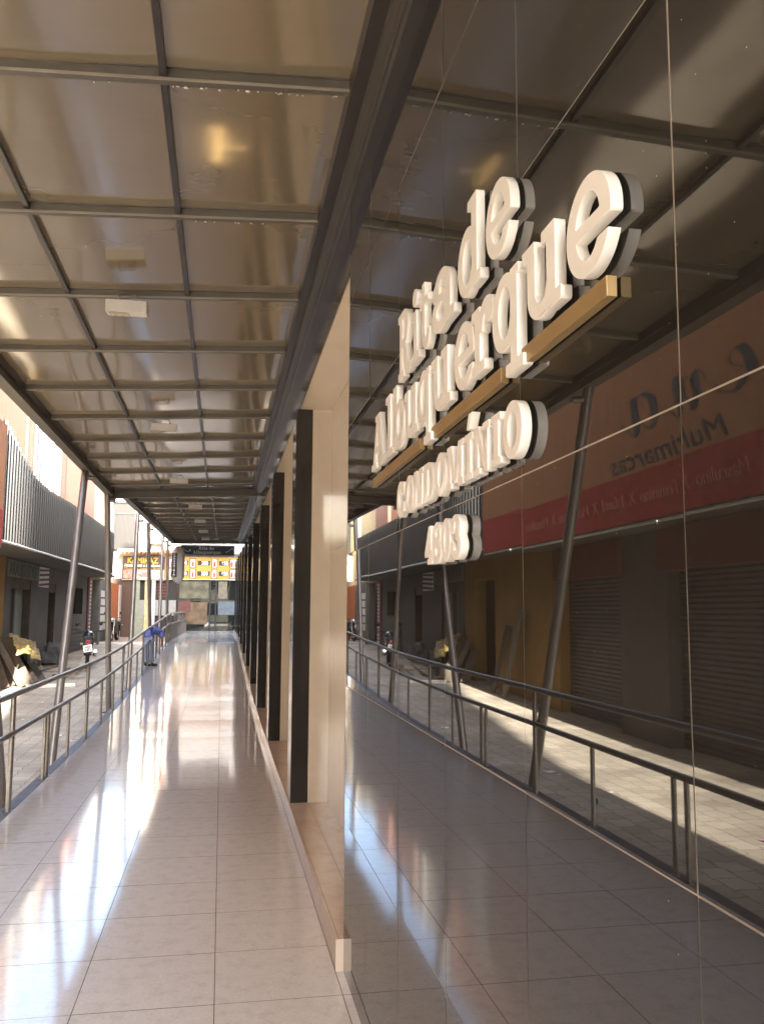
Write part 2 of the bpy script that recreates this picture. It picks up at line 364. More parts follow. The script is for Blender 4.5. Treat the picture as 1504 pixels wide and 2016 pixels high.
# black tile wall, each tile a hair out of plane so that reflections break at the joints
mb = MB(); ty = [4.42 - .664 * k for k in range(0, 22)]; tz = [.046 + .666 * k for k in range(0, 7)]; tz[0] = .0
jg = .0016
for y1, y0 in zip(ty, ty[1:]):
    for z0, z1 in zip(tz, tz[1:]):
        a, b = max(-.002, min(.002, random.gauss(0, .0013))), max(-.0015, min(.0015, random.gauss(0, .0010)))
        q = []
        for yy, zz in ((y0 + jg, z0 + jg), (y1 - jg, z0 + jg), (y1 - jg, z1 - jg), (y0 + jg, z1 - jg)):
            q.append((XW + a * (1 if yy > (y0 + y1) / 2 else -1) * .33 + b * (1 if zz > (z0 + z1) / 2 else -1) * .33, yy, zz))
        mb.add(q, [(0, 3, 2, 1)])
mb.add([(XW + .0012, ty[-1], 0), (XW + .0012, 4.42, 0), (XW + .0012, 4.42, tz[-1]), (XW + .0012, ty[-1], tz[-1])], [(0, 1, 2, 3)], 1)
mb.add([(XW + .0035, 4.42, 0), (.92, 4.42, 0), (.92, 4.42, 3.56), (XW + .0035, 4.42, 3.56)], [(0, 1, 2, 3)], 2)
mb.build('tiled_wall', [M['black_tile'], M['pale_joint'], M['beige']], cb, fix=False)
# recess back wall, soffit, lintel
PY = [7.5 + 3.55 * k for k in range(11)]
mb = MB()
zt = lambda y: 3.53 + .0237 * max(0, y - 16)
for y0, y1 in zip([4.42] + PY[:-1], PY):
    ya = y0 if y0 == 4.42 else y0 + .34
    mb.box(.92, ya, -.1, .96, y1, 5.2)
    # joints of the beige tiles
mb.build('recess_wall', M['beige'], cb)
mb = MB()
for y0, y1 in zip([4.42] + PY[:-1], PY):
    ya = y0 if y0 == 4.42 else y0 + .34
    z = zt(y0) + (.03 if y0 == 4.42 else 0)
    mb.add([(.634, ya, z), (.918, ya, z), (.918, y1, zt(y1)), (.634, y1, zt(y1))], [(3, 2, 1, 0)])
mb.build('soffit', mat('beige_soffit_stone', (.66, .56, .43), .25, vary=.04), cb, fix=False)
mb = MB()
for y0, y1 in zip([4.42] + PY[:-1], PY):
    z0, z1 = zt(y0) + (.03 if y0 == 4.42 else 0), zt(y1)
    yb = y1 + .34; y0 = y0 if y0 == 4.42 else y0 + .34
    mb.add([(.63, y0, z0), (.63, y1, z1), (.63, yb, z1), (.63, yb, 5.4), (.63, y0, 5.4)], [(4, 3, 2, 1, 0)])
    mb.add([(.63, y0, z0), (.64, y0, z0), (.64, y1, z1), (.63, y1, z1)], [(0, 1, 2, 3)])
mb.build('lintel', mat('black_lintel_tile', (.026, .022, .017), .09, ior=1.5, vary=.3, scale=30, dirt=(.1, .085, .07), dirt_scale=12, dirt_amt=.25), cb, fix=False)
mb = MB()
yy = [4.42] + FY[1:-1] + [43.5]
for y0, y1 in zip(yy, yy[1:]):
    a, b = fz(y0), fz(y1)
    mb.add([(.592, y0, a), (.592, y0, a + .15), (.92, y0, a + .15), (.592, y1, b), (.592, y1, b + .15), (.92, y1, b + .15)], [(0, 1, 4, 3), (1, 2, 5, 4)])
    if y0 == 4.42: mb.add([(.592, y0, a), (.592, y0, a + .15), (.92, y0, a + .15), (.92, y0, a)], [(0, 1, 2, 3)])
    mb.add([(.7555, y0, a + .1515), (.7585, y0, a + .1515), (.7585, y1, b + .1515), (.7555, y1, b + .1515)], [(0, 1, 2, 3)], 1)
    mb.add([(.6055, y0, a + .1515), (.6085, y0, a + .1515), (.6085, y1, b + .1515), (.6055, y1, b + .1515)], [(0, 1, 2, 3)], 1)
mb.build('ledge', [M['beige_ledge'], mat('ledge_joint', (.2, .13, .09), .8)], cb, fix=False)
for i, y in enumerate(PY):
    b = fz(y) + .15
    z = zt(y)
    mb = MB(); mb.box(.605, y, b - .02, .75, y + .34, z + .003); mb.build('pillar', M['granite'], cb, bevel=.002)
    mb = MB(); mb.box(.7515, y + .002, b - .02, .925, y + .338, z + .003); mb.build('pier_panel', M['beige'], cb)
for i, (y0, y1) in enumerate(zip([4.42] + PY[:4], PY[:5])):       # pale tile joints on the recess wall
    mb = MB()
    zj = 2.26 + fz(y0)
    mb.box(.9185, y0 + .02, zj, .9205, y1, zj + .004)
    for k in range(1, 3): mb.box(.9183, y0 + (y1 - y0) * k / 3, b * 0 + fz(y0) + .15, .9203, y0 + (y1 - y0) * k / 3 + .004, zt(y0))
    mb.build('tile_joint', M['pale_joint'], cb)
mb = MB()  # unseen mass of the building, heights and ends set to shade the lane
mb.box(.96, 4.46, -.2, 14, 47, 5.0); mb.box(.66, -9.4, -.2, 14, 4.4, 5.0)
mb.box(.66, -18.2, -.2, 14, -9.42, 5.0)
mb.box(.66, -18.2, 5.0, 14, 2.0, 34); mb.box(.66, 2.0, 5.0, 14, 47, 21)
mb.build('upper_floors', M['old_white'], cb)

# ================================================================== WALL SIGN with own slab-serif letter shapes
class G:    # signed-distance glyph primitives on a grid
    pass
def _grid(x0, y0, x1, y1, h):
    xs = np.arange(x0, x1 + h, h); ys_ = np.arange(y0, y1 + h, h); return np.meshgrid(xs, ys_), xs, ys_
def rect(X, Y, x0, y0, x1, y1): return np.maximum(np.maximum(x0 - X, X - x1), np.maximum(y0 - Y, Y - y1))
def ell(X, Y, cx, cy, rx, ry): return (np.sqrt(((X - cx) / rx) ** 2 + ((Y - cy) / ry) ** 2) - 1) * min(rx, ry)
def ring(X, Y, cx, cy, rx, ry, ix, iy): return np.maximum(ell(X, Y, cx, cy, rx, ry), -ell(X, Y, cx, cy, ix, iy))
def poly(X, Y, pts):
    d = None
    a = sum(p[0] * q[1] - q[0] * p[1] for p, q in zip(pts, pts[1:] + pts[:1]))
    if a < 0: pts = pts[::-1]
    for (ax, ay), (bx, by) in zip(pts, pts[1:] + pts[:1]):
        L = math.hypot(bx - ax, by - ay); e = ((by - ay) * (X - ax) - (bx - ax) * (Y - ay)) / L
        d = e if d is None else np.maximum(d, e)
    return d
def U(*a):
    r = a[0]
    for q in a[1:]: r = np.minimum(r, q)
    return r
def I(a, b): return np.maximum(a, b)
def glyph(ch, X, Y):
    r = lambda *a: rect(X, Y, *a); rg = lambda *a: ring(X, Y, *a); pl = lambda p: poly(X, Y, p); el = lambda *a: ell(X, Y, *a)
    if ch == 'e': return U(np.maximum(rg(.52, .5, .52, .53, .29, .36), -r(.5, .27, 1.2, .425)), r(.2, .425, .92, .565))
    if ch == 'u': return U(r(.1, .34, .34, 1), r(-.05, .85, .34, 1), I(rg(.5, .36, .4, .38, .17, .2), Y - .36), r(.68, 0, .92, 1), r(.54, .85, .92, 1), r(.68, 0, 1.06, .16))
    if ch == 'q': return U(rg(.46, .5, .46, .53, .23, .36), r(.68, -.40, .92, 1), r(.5, -.40, 1.1, -.25), r(.68, .87, .98, 1))
    if ch == 'b': return U(rg(.6, .5, .46, .53, .23, .36), r(.14, 0, .38, 1.42), r(-.02, 1.27, .38, 1.42))
    if ch == 'd': return U(rg(.46, .5, .46, .53, .23, .36), r(.68, 0, .92, 1.42), r(.5, 1.27, .92, 1.42), r(.68, 0, 1.08, .16))
    if ch == 'l': return U(r(.2, 0, .44, 1.42), r(.02, 1.27, .44, 1.42), r(0, 0, .64, .16))
    if ch == 'i': return U(r(.2, 0, .44, 1), r(.02, .85, .44, 1), r(0, 0, .64, .16), el(.3, 1.27, .17, .17))
    if ch == 'r': return U(r(.16, 0, .40, 1), r(0, .85, .40, 1), r(0, 0, .62, .16), I(I(rg(.72, .58, .43, .45, .2, .26), .58 - Y), X - .9), el(.84, .8, .185, .185))
    if ch == 't': return U(r(.2, .3, .44, 1.28), r(0, .85, .72, 1), I(rg(.53, .32, .33, .34, .09, .17), Y - .32))
    if ch == 'a': return U(rg(.4, .3, .4, .33, .18, .17), r(.6, .1, .84, .66), I(rg(.45, .6, .39, .42, .15, .25), .6 - Y), el(.2, .72, .16, .16), r(.6, 0, 1.0, .16))
    if ch == 'A': return U(pl([(.12, 0), (.30, 0), (.68, 1.3), (.5, 1.3)]), pl([(.86, 0), (1.14, 0), (.78, 1.3), (.5, 1.3)]), r(.32, .36, .92, .51), r(0, 0, .46, .15), r(.72, 0, 1.28, .15), r(.36, 1.16, .7, 1.3))
    if ch == 'R': return U(r(.16, 0, .42, 1.4), r(0, 0, .6, .16), r(0, 1.25, .62, 1.4), I(rg(.6, 1.02, .45, .38, .19, .22), .6 - X), r(.4, .64, .62, .79), pl([(.5, .68), (.76, .68), (1.18, 0), (.9, 0)]), r(.86, 0, 1.28, .16))
    if ch == 'C': return U(np.maximum(rg(.5, .5, .5, .53, .25, .34), -r(.5, .34, 1.2, .68)), r(.74, .62, .95, .95), r(.78, .08, .98, .38))
    if ch == 'O': return rg(.52, .5, .52, .53, .25, .34)
    if ch == 'N': return U(r(.1, 0, .3, 1), r(.8, 0, 1.0, 1), pl([(.1, 1), (.36, 1), (1.0, 0), (.76, 0)]), r(0, 0, .42, .14), r(.66, .86, 1.12, 1), r(0, .86, .36, 1))
    if ch == 'D': return U(r(.1, 0, .36, 1), r(0, .86, .5, 1), r(0, 0, .5, .14), I(rg(.46, .5, .56, .5, .29, .35), .45 - X))
    if ch == 'M': return U(r(.1, 0, .3, 1), r(1.06, 0, 1.3, 1), pl([(.1, 1), (.38, 1), (.8, .1), (.6, .1)]), pl([(1.02, 1), (1.3, 1), (.8, .1), (.6, .1)]), r(0, 0, .42, .14), r(.94, 0, 1.42, .14), r(0, .86, .36, 1), r(1.06, .86, 1.42, 1))
    if ch in 'IÍ':
        d = U(r(.14, 0, .42, 1), r(0, 0, .56, .14), r(0, .86, .56, 1))
        return d if ch == 'I' else U(d, pl([(.16, 1.1), (.34, 1.1), (.58, 1.42), (.32, 1.42)]))
    if ch == '4': return U(r(.5, 0, .76, 1), pl([(.5, 1), (.7, 1), (.24, .3), (0, .3)]), r(0, .2, .92, .36), r(.36, 0, .9, .13))
    if ch == '8': return U(rg(.46, .73, .38, .30, .16, .14), rg(.46, .29, .46, .32, .21, .15))
    if ch == '0': return rg(.46, .5, .46, .53, .2, .34)
    if ch == '3': return U(I(rg(.42, .73, .40, .30, .16, .14), np.minimum(.42 - X, .73 - Y)), I(rg(.42, .29, .46, .32, .2, .15), np.minimum(.42 - X, Y - .29)), el(.16, .74, .15, .15), el(.12, .26, .15, .15))
GW = dict(e=1.04, u=1.06, q=1.1, b=1.06, d=1.08, l=.64, i=.64, r=1.02, t=.86, a=1.0, A=1.28, R=1.28, C=1.0, O=1.04, N=1.12, D=1.02, M=1.42, I=.56, **{'Í': .56, '4': .92, '8': .92, '0': .92, '3': .9})
def contours(ch, h=.02):
    (X, Y), gx, gy = _grid(-.2, -.6, 1.7, 1.6, h)
    D = glyph(ch, X, Y) + 1e-7
    segs = {}
    def pt(i0, j0, i1, j1):
        a, b = D[j0, i0], D[j1, i1]; t = a / (a - b)
        return (round(gx[i0] + t * (gx[i1] - gx[i0]), 6), round(gy[j0] + t * (gy[j1] - gy[j0]), 6))
    ins = D < 0
    for j in range(D.shape[0] - 1):
        for i in range(D.shape[1] - 1):
            c = (ins[j, i], ins[j, i + 1], ins[j + 1, i + 1], ins[j + 1, i]); k = c[0] + 2 * c[1] + 4 * c[2] + 8 * c[3]
            if k in (0, 15): continue
            B = lambda: pt(i, j, i + 1, j); Rr = lambda: pt(i + 1, j, i + 1, j + 1); T = lambda: pt(i, j + 1, i + 1, j + 1); L = lambda: pt(i, j, i, j + 1)
            t = {1: [(L, B)], 2: [(B, Rr)], 3: [(L, Rr)], 4: [(Rr, T)], 5: [(L, B), (Rr, T)], 6: [(B, T)], 7: [(L, T)], 8: [(T, L)], 9: [(T, B)], 10: [(B, Rr), (T, L)], 11: [(T, Rr)], 12: [(Rr, L)], 13: [(Rr, B)], 14: [(B, L)]}[k]
            for p, q in t: segs.setdefault(p(), []).append(q())
    loops = []
    while segs:
        s = next(iter(segs)); lp = [s]; cur = s
        while True:
            nx = segs[cur].pop()
            if not segs[cur]: del segs[cur]
            if nx == s or nx not in segs: break
            lp.append(nx); cur = nx
        if len(lp) > 6:
            ch_ = True
            while ch_:                                   # drop collinear points
                ch_ = False; out = []
                n = len(lp); k = 0
                while k < n:
                    a, b, c = lp[k - 1], lp[k], lp[(k + 1) % n]
                    ar = abs((b[0] - a[0]) * (c[1] - a[1]) - (b[1] - a[1]) * (c[0] - a[0])); ln = math.hypot(c[0] - a[0], c[1] - a[1])
                    if ar < .0016 * ln and ln < .35 and len(out) and out[-1] == a: out.append(c) if k + 1 < n else None; k += 2; ch_ = True
                    else: out.append(b); k += 1
                if len(out) < 8 or len(out) == n: ch_ = False
                lp = out
            loops.append(lp)
    return loops
CONT = {}
def letter(ch, parent, m, y_left, y_right, z0, xh, x_front, thick, bevel=.0007, face='-X', k=1.0):
    """one upright solid letter; y_left/y_right: extent along the wall"""
    if ch not in CONT: CONT[ch] = contours(ch)
    c = bpy.data.curves.new('letter', 'CURVE'); c.dimensions = '2D'; c.fill_mode = 'BOTH'; c.extrude = thick / 2 - bevel; c.bevel_depth = bevel; c.bevel_resolution = 1
    sx = abs(y_left - y_right) / GW[ch]
    for lp in CONT[ch]:
        sp = c.splines.new('POLY'); sp.points.add(len(lp) - 1); sp.use_cyclic_u = True
        for p, (x, y) in zip(sp.points, lp): p.co = (x * sx, y * xh, 0, 1)
    t = bpy.data.objects.new('letter', c); me = bpy.data.meshes.new_from_object(t); bpy.data.objects.remove(t); bpy.data.curves.remove(c)
    me.materials.clear(); me.materials.append(m); me.name = 'letter'
    for p_ in me.polygons: p_.use_smooth = True
    me.set_sharp_from_angle(angle=R(28))
    if face == '-X': T = Matrix.Translation((x_front + thick / 2, y_left, z0)) @ Matrix.Rotation(R(-90), 4, 'Z') @ Matrix.Rotation(R(90), 4, 'X')
    else: T = Matrix.Translation((y_left, x_front + thick / 2, z0)) @ Matrix.Rotation(R(90), 4, 'X')
    me.transform(T); o = bpy.data.objects.new('letter', me); COL.objects.link(o); put(o, parent); return o

ws = thing('wall_sign', 'large cream raised lettering with number 4803 and gold underline bars on black tiles', 'sign', (.62, 2.4, 2.3))
XL = .601; K = XL / .608
kz = lambda z: CAMH + (z - CAMH) * K
def line(txt, spans, z0, xh):
    for ch, (a, b) in zip(txt, spans): letter(ch, ws, M['white_letter'], a * K, b * K, kz(z0), xh * K, XL, .0225)
line('Albuquerque', [(3.561, 3.262), (3.252, 3.105), (3.095, 2.90), (2.885, 2.69), (2.68, 2.50), (2.487, 2.275), (2.232, 2.045), (2.062, 1.885), (1.891, 1.684), (1.672, 1.473), (1.443, 1.258)], 2.337, .168)
line('Ritade', [(3.002, 2.80), (2.785, 2.665), (2.655, 2.515), (2.49, 2.231), (2.19, 1.982), (1.935, 1.752)], 2.577, .172)
sp = []; y = 3.023
for ch in 'CONDOMÍNIO':
    wd = {'M': .162, 'Í': .068, 'I': .068}.get(ch, .126) * 1.005; sp.append((y, y - wd)); y -= wd + .0155
line('CONDOMÍNIO', sp, 2.085, .119)
line('4803', [(2.585, 2.492), (2.48, 2.385), (2.376, 2.285), (2.277, 2.174)], 1.893, .114)
for a, b in ((3.543, 2.655), (2.506, 1.829), (1.692, 1.28)):
    mb = MB(); mb.box(.608, b, 2.268, .627, a, 2.304); mb.build('gold_bar', M['gold'], ws, bevel=.0012)

# ================================================================== CANOPIES
def canopy(label, y0, y1, rafters, ztop, xl, xr, longs, beam_h, end_beam):
    o = thing('walkway_canopy', label, 'canopy', ((xl + xr) / 2, (y0 + y1) / 2, ztop((xl + xr) / 2, y0)), 'covered walkway canopies')
    cells = [y0] + rafters + [y1]
    cx = [xl] + longs + [xr]
    for a, b in zip(cells, cells[1:]):
        for c, d in zip(cx, cx[1:]):
            mb = MB(); N = 8; vs = []; fs = []
            sag = random.uniform(.006, .02); px = random.uniform(-.35, .35); tl = random.uniform(-.004, .004)
            for j in range(N + 1):
                for i in range(N + 1):
                    u, t = i / N, j / N
                    x = c + (d - c) * u; y_ = a + (b - a) * t
                    z = ztop(x, y_) + .062 - sag * 4 * u * (1 - u) * (1 + px * (u - .5)) * (0.55 + .45 * 4 * t * (1 - t)) + tl * (u - .5)
                    vs.append((x, y_, z))
            for j in range(N):
                for i in range(N): k = j * (N + 1) + i; fs.append((k, k + N + 1, k + N + 2, k + 1))
            mb.add(vs, fs, 0, True); mb.build('roof_panel', M['poly'], o, fix=False)
    for y_ in rafters:
        mb = MB(); zz = lambda x: ztop(x, y_)
        mb.beam((xl, y_, zz(xl) + .030), (xr, y_, zz(xr) + .030), .040, .052)
        mb.beam((xl, y_ - .021, zz(xl) + .008), (xr, y_ - .021, zz(xr) + .008), .006, .012, mi=1)  # pale strip, a highlight put into the colour
        mb.beam((xl, y_ + .012, zz(xl) + .058), (xr, y_ + .012, zz(xr) + .058), .085, .006)
        mb.build('rafter', [M['bronze'], M['lipb']], o)
    for x in longs:
        mb = MB(); mb.beam((x, y0, ztop(x, y0) + .048), (x, y1, ztop(x, y1) + .048), .03, .03); mb.build('purlin', M['dark_bronze'], o)
    mb = MB()
    zl = lambda y_: ztop(xl, y_)
    mb.beam((xl - .06, y0, zl(y0) + .0), (xl - .06, y1, zl(y1) + .0), .12, beam_h)
    mb.build('edge_beam', M['bronze'], o)
    mb = MB(); mb.beam((xl + .012, y0, zl(y0) + .03), (xl + .012, y1, zl(y1) + .03), .024, .07); mb.build('edge_trim', M['dark_bronze'], o)
    zr = lambda y_: ztop(xr, y_)
    mb = MB(); mb.beam((xr + .03, y0, zr(y0) + .03), (xr + .03, y1, zr(y1) + .03), .06, .10)
    mb.build('wall_purlin', M['dark_bronze'], o)
    mb = MB()
    for dx, dz, wd, hh in ((.075, -.02, .03, .08), (.098, -.045, .018, .05), (.117, -.06, .018, .045)):
        mb.beam((xr + dx, y0, zr(y0) + dz), (xr + dx, y1, zr(y1) + dz), wd - .001, hh)
    mb.build('wall_profile', M['profile'], o)
    if end_beam:
        mb = MB(); mb.beam((xl - .12, y1 + .05, zl(y1) - .03), (xr + .12, y1 + .05, zr(y1) - .03), .09, .17); mb.build('end_beam', M['bronze'], o)
        mb = MB(); mb.beam((xl, y1 - .04, zl(y1) + .03), (xr + .06, y1 - .04, zr(y1) + .03), .05, .05); mb.build('end_trim', M['dark_bronze'], o)
    return o
z1 = lambda x, y: 4.07 + .052 * (x - .5) - .0035 * max(0, y - 4)
raf1 = [3.63 + 1.325 * k for k in range(-4, 10)]
canopy('near brown canopy of translucent bronze panels in a metal grid above the walkway', -2.2, 16.25, raf1, z1, -2.0, .505, [-1.14, -.31], .15, True)
z2 = lambda x, y: 3.99 + .0238 * (y - 16.5) + .018 * (x + 1.9)
raf2 = [17.6 + 1.325 * k for k in range(12)]
canopy('far darker canopy of translucent panels rising along the ramp behind the cross beam', 16.5, 33.6, raf2, z2, -1.86, .505, [-1.03, -.25], .15, True)

cn = [o for o in COL.objects if o.name == 'walkway_canopy'][0]
mb = MB(); random.seed(11)
for y_, x0, x1, nn in ((3.63, -.28, .45, 26), (4.955, -.25, .2, 9), (3.63, -1.9, -.4, 6)):
    for k in range(nn):
        x = random.uniform(x0, x1); z = z1(x, y_) + random.uniform(-.004, .004)
        mb.lathe([(0, -.004), (random.uniform(.003, .009), 0), (0, .006)], 6, (x, y_ + .026, z + .002))
mb.build('sealant_crumbs', M['lip'], cn)
# added emitter, shaped to make a cross-shaped glint glow through a near canopy panel
lg = thing('lamp', 'small lit lamp glowing yellow through the brown ceiling panel', 'lamp', (-.08, 4.25, 4.13))
mb = MB(); mb.box(-.105, 4.04, 4.135, -.06, 4.40, 4.15); mb.build('tube', M['glow'], lg)
mb = MB(); mb.box(-.11, 4.225, 4.125, .06, 4.235, 4.135); mb.build('bar', M['glow'], lg)
mb = MB(); mb.box(-.13, 3.98, 4.152, -.04, 4.46, 4.2); mb.build('casing', M['dark_bronze'], lg)

# floodlights hung under the rafters
def flood(loc, label):
    o = thing('ceiling_light', label, 'ceiling light', loc, 'small floodlights under the canopies')
    x, y, z = loc
    mb = MB(); mb.prism([(-.14, -.05), (.14, -.05), (.14, .02), (-.14, .02)], -.075, .075)
    for vtx in range(len(mb.v)):
        a, b_, c = mb.v[vtx]; mb.v[vtx] = (x + a, y + b_, z + c - (.02 if b_ < 0 and c < 0 else 0))
    mb.build('housing', M['lip'], o, bevel=.006)
    mb = MB(); mb.add([(x - .12, y - .068, z - .0735), (x + .02, y - .068, z - .0735), (x + .02, y + .068, z - .0535), (x - .12, y + .068, z - .0535)], [(0, 1, 2, 3)])
    mb.build('lens', mat('lamp_lens', (.55, .5, .38), .15, vary=.4, scale=40), o, fix=False)
    mb = MB()
    for k in range(6): mb.box(x - .115 + k * .045, y + .076, z - .045, x - .105 + k * .045, y + .1, z + .015)
    mb.build('cooling_fin', M['steel'], o)
    mb = MB(); mb.tube([(x - .07, y - .02, z + .02), (x - .05, y - .02, z + .075), (x + .05, y - .02, z + .075), (x + .07, y - .02, z + .02)], .007, 8); mb.build('bracket', M['steel'], o)
    return o
flood((-.71, 6.12, 3.885), 'rectangular floodlight under the near canopy, the largest and closest of the row')
flood((-.71, 10.1, 3.87), 'floodlight under the near canopy, second from the camera')
flood((-.73, 14.15, 3.85), 'floodlight under the near canopy just before its cross beam')
for k, nm in enumerate(('first', 'second', 'third', 'fourth')):
    y = 18.95 + 3.975 * k; flood((-.62, y, z2(-.62, y) - .07), 'small floodlight under the far canopy, %s beyond the cross beam' % nm)

# leaning posts
def post(yb, yt, label, top):
    xb, xt = -2.0, -2.07
    zb, ztp = sz(yb) - .03, top(-2.0, yt) + (.0)
    o = thing('canopy_post', label, 'post', (xb, yb, zb), 'steel posts carrying the canopies')
    mb = MB(); mb.tube([(xb, yb, zb), (xt, yt, ztp)], .052, 20); mb.build('shaft', M['pole'], o)
    mb = MB(); mb.lathe([(.0, .0), (.12, 0), (.12, .02), (.06, .025), (.055, .06)], 20, (xb, yb, zb + .03)); mb.build('base_plate', M['pole'], o)
    d = Vector((xt - xb, yt - yb, ztp - zb)); p = Vector((xb, yb, zb)) + d * .955
    mb = MB(); mb.tube([p, (-1.92, p.y + .02, p.z)], .035, 12); mb.build('bracket', M['pole'], o)
for yb, yt, lab, tp in ((9.0, 7.4, 'leaning steel post at the near railing seen mainly in the black wall reflection', z1),
                        (11.35, 13.45, 'thick leaning steel post nearest on the left, tilting away from the camera', z1),
                        (16.9, 15.95, 'upright dark steel post under the joint of the two canopies', z1),
                        (20.2, 21.7, 'leaning pale steel post in front of the restaurant sign, tilting away', z2),
                        (26.3, 24.7, 'dark thin steel post beside the person in blue', z2),
                        (29.3, 30.7, 'leaning thin steel post just before the hexagonal sign', z2),
                        (33.9, 33.4, 'farthest dark steel post at the end of the far canopy', z2),
                        (2.2, 3.9, 'steel post beside the camera seen only from other positions', z1)):
    if yb < 5: continue
    post(yb, yt, lab, tp)

# ------------------------------------------------------------------ railing
def railing(label, ya, yb, posts, short, hi, lo):
    o = thing('railing', label, 'railing', (-1.8, (ya + yb) / 2, fz((ya + yb) / 2)), 'steel railings along the walkway edge')
    def path(h): return [(-1.80, y, fz(y) + h - .0) for y in sorted(set([ya, yb] + [q for q in (12.5, 14.5, 16.5, 18.5, 30.5, 31.8, 33.5) if ya < q < yb]))]
    mb = MB(); mb.tube(path(hi), .028, 14); mb.build('handrail', M['steel'], o)
    mb = MB(); mb.tube(path(lo), .025, 14); mb.build('lower_rail', M['steel'], o)
    for y, full in posts:
        mb = MB(); z0 = fz(y) - .012
        mb.tube([(-1.80, y, z0), (-1.80, y, z0 + (hi if full else lo))], .019 if not full else .024, 12); mb.build('baluster', M['steel'], o)
        mb = MB(); mb.lathe([(0, .012), (.045, .012), (.045, 0)], 14, (-1.80, y, z0 - .002)); mb.build('foot_flange', M['steel'], o)
    return o
near_posts = [(y, k % 3 == 2) for k, y in enumerate((1.2, 2.7, 4.1, 5.45, 6.95, 8.3, 9.8, 11.25, 12.7, 14.2, 15.7, 17.1, 18.5, 19.9, 21.3, 22.7, 24.1, 25.5, 26.9, 28.3, 29.7, 31.0))] + [(5.62, False), (9.98, False)]
railing('long steel railing along the left walkway edge, bending up the ramp', -6, 31.6, near_posts + [(31.55, True)] + [(-.3 - 1.45 * k, k % 3 == 0) for k in range(4)], None, 1.0, .66)
railing('far short steel railing with close balusters on the level landing by the glass front', 32.3, 46.0, [(32.35 + .62 * k, k % 4 == 0) for k in range(23)], None, 1.0, .62)

# ================================================================== LEFT: RED SHOP BUILDING (near) and PINK BUILDING (far)
XF = -5.2
rb = thing('shop_building', 'near left shop with terracotta banner, ochre wall and dark shutters, seen in the black wall', 'building', (-9, 4, -.2), 'shop buildings across the street')
mb = MB()
# facade with piers, from street to z 3.0 ; openings at shutters
segs = [(-18.2, -6), (-4, -2.2), (1.4, 2.6), (5.6, 7.0), (7.0, 7.2), (9.6 + 2.3, 13.45), ]
opens = [(-6, -4), (-2.2, 1.4), (2.6, 5.6), (7.2, 11.9), (13.45, 16.1)]
prev = -18.2
for a, b in opens:
    mb.box(-5.5, prev, -.3, XF, a, 3.02); prev = b
mb.build('facade', M['grey_wall'], rb)
mb = MB(); mb.box(-5.5, 16.1, -.3, XF - .004, 17.25, 3.02); mb.build('side_wall', M['yellow_wall'], rb)
mb = MB(); mb.box(-14, -18.2, -.3, -5.52, 17.25, 8.6); mb.box(-5.515, -18.2, 3.03, XF, 17.25, 8.5); mb.build('upper_wall', M['pink_wall'], rb)
for a, b in opens:
    mb = MB(); n = 34
    for k in range(n):
        z0 = -.2 + k * 2.65 / n
        mb.add([(-5.42, a, z0), (-5.42, b, z0), (-5.405, b, z0 + .045), (-5.405, a, z0 + .045), (-5.42, b, z0 + 2.65 / n), (-5.42, a, z0 + 2.65 / n)], [(0, 1, 2, 3), (3, 2, 4, 5)])
    mb.build('shutter', M['shutter'], rb, fix=False)
    mb = MB(); mb.box(-5.26, a - .12, 2.38, -5.12, b + .12, 3.0); mb.build('valance', M['maroon'], rb)
mb = MB(); mb.box(-5.2, -18.2, 3.02, -4.16, 17.25, 3.1); mb.build('overhang_soffit', M['soffit'], rb)
mb = MB(); mb.box(-4.16, -2, 2.96, -4.10, 17.22, 3.62); mb.build('lower_banner', M['red'], rb)
mb = MB(); mb.box(-4.158, -2, 3.622, -4.104, 17.22, 5.25); mb.build('upper_banner', M['redbrown'], rb)
mb = MB(); mb.box(-4.2, -18, 3.1, -4.162, -2.02, 5.2); mb.build('blank_fascia', M['corr'], rb)
mb = MB(); mb.tube([(-4.13, -2, 2.9), (-4.13, 17.2, 2.93)], .02, 8); mb.build('pipe', M['lip'], rb)
mb = MB()
for k in range(5): mb.lathe([(0, -.03), (.02, -.02), (.025, .02), (0, .03)], 8, (-4.09, 4.6 + 2.72 * k, 2.9))
mb.build('clip', M['steel'], rb)
# banner lettering: calligraphic strokes with a broad nib
def script(strokes, name, m, parent, oy, oz, s, X, sv):
    mb = MB()
    for st, wmax in strokes:
        pts = []
        n = len(st)
        P = [Vector((a, b)) for a, b in st]
        for i in range(n - 1):
            p0, p1, p2, p3 = P[max(i - 1, 0)], P[i], P[i + 1], P[min(i + 2, n - 1)]
            for k in range(10):
                t = k / 10
                pts.append(.5 * ((2 * p1) + (p2 - p0) * t + (2 * p0 - 5 * p1 + 4 * p2 - p3) * t * t + (3 * p1 - p0 - 3 * p2 + p3) * t ** 3))
        pts.append(P[-1]); L = []; Rr = []
        for i, p in enumerate(pts):
            d = (pts[min(i + 1, len(pts) - 1)] - pts[max(i - 1, 0)]).normalized()
            wd = .012 + wmax * max(0, -d.y) ** 1.3
            nn = Vector((-d.y, d.x)); L.append(p + nn * wd); Rr.append(p - nn * wd)
        vs = [(X, oy + a.x * s, oz + a.y * sv) for a in L] + [(X, oy + a.x * s, oz + a.y * sv) for a in Rr]
        k = len(L); mb.add(vs, [(i, i + 1, k + i + 1, k + i) for i in range(k - 1)])
    return mb.build(name, m, parent, fix=False)
E_ = [([(-.25, .25), (.1, .45), (.45, .75), (.42, .98), (.25, 1.0), (.08, .7), (.05, .3), (.25, .02), (.55, .15), (.8, .45)], .09)]
N_ = [([(.0, .6), (.18, .95), (.28, .85), (.22, .4), (.15, .0)], .08), ([(.17, .3), (.4, .85), (.6, .95), (.62, .7), (.52, .2), (.62, .0), (.9, .4)], .085)]
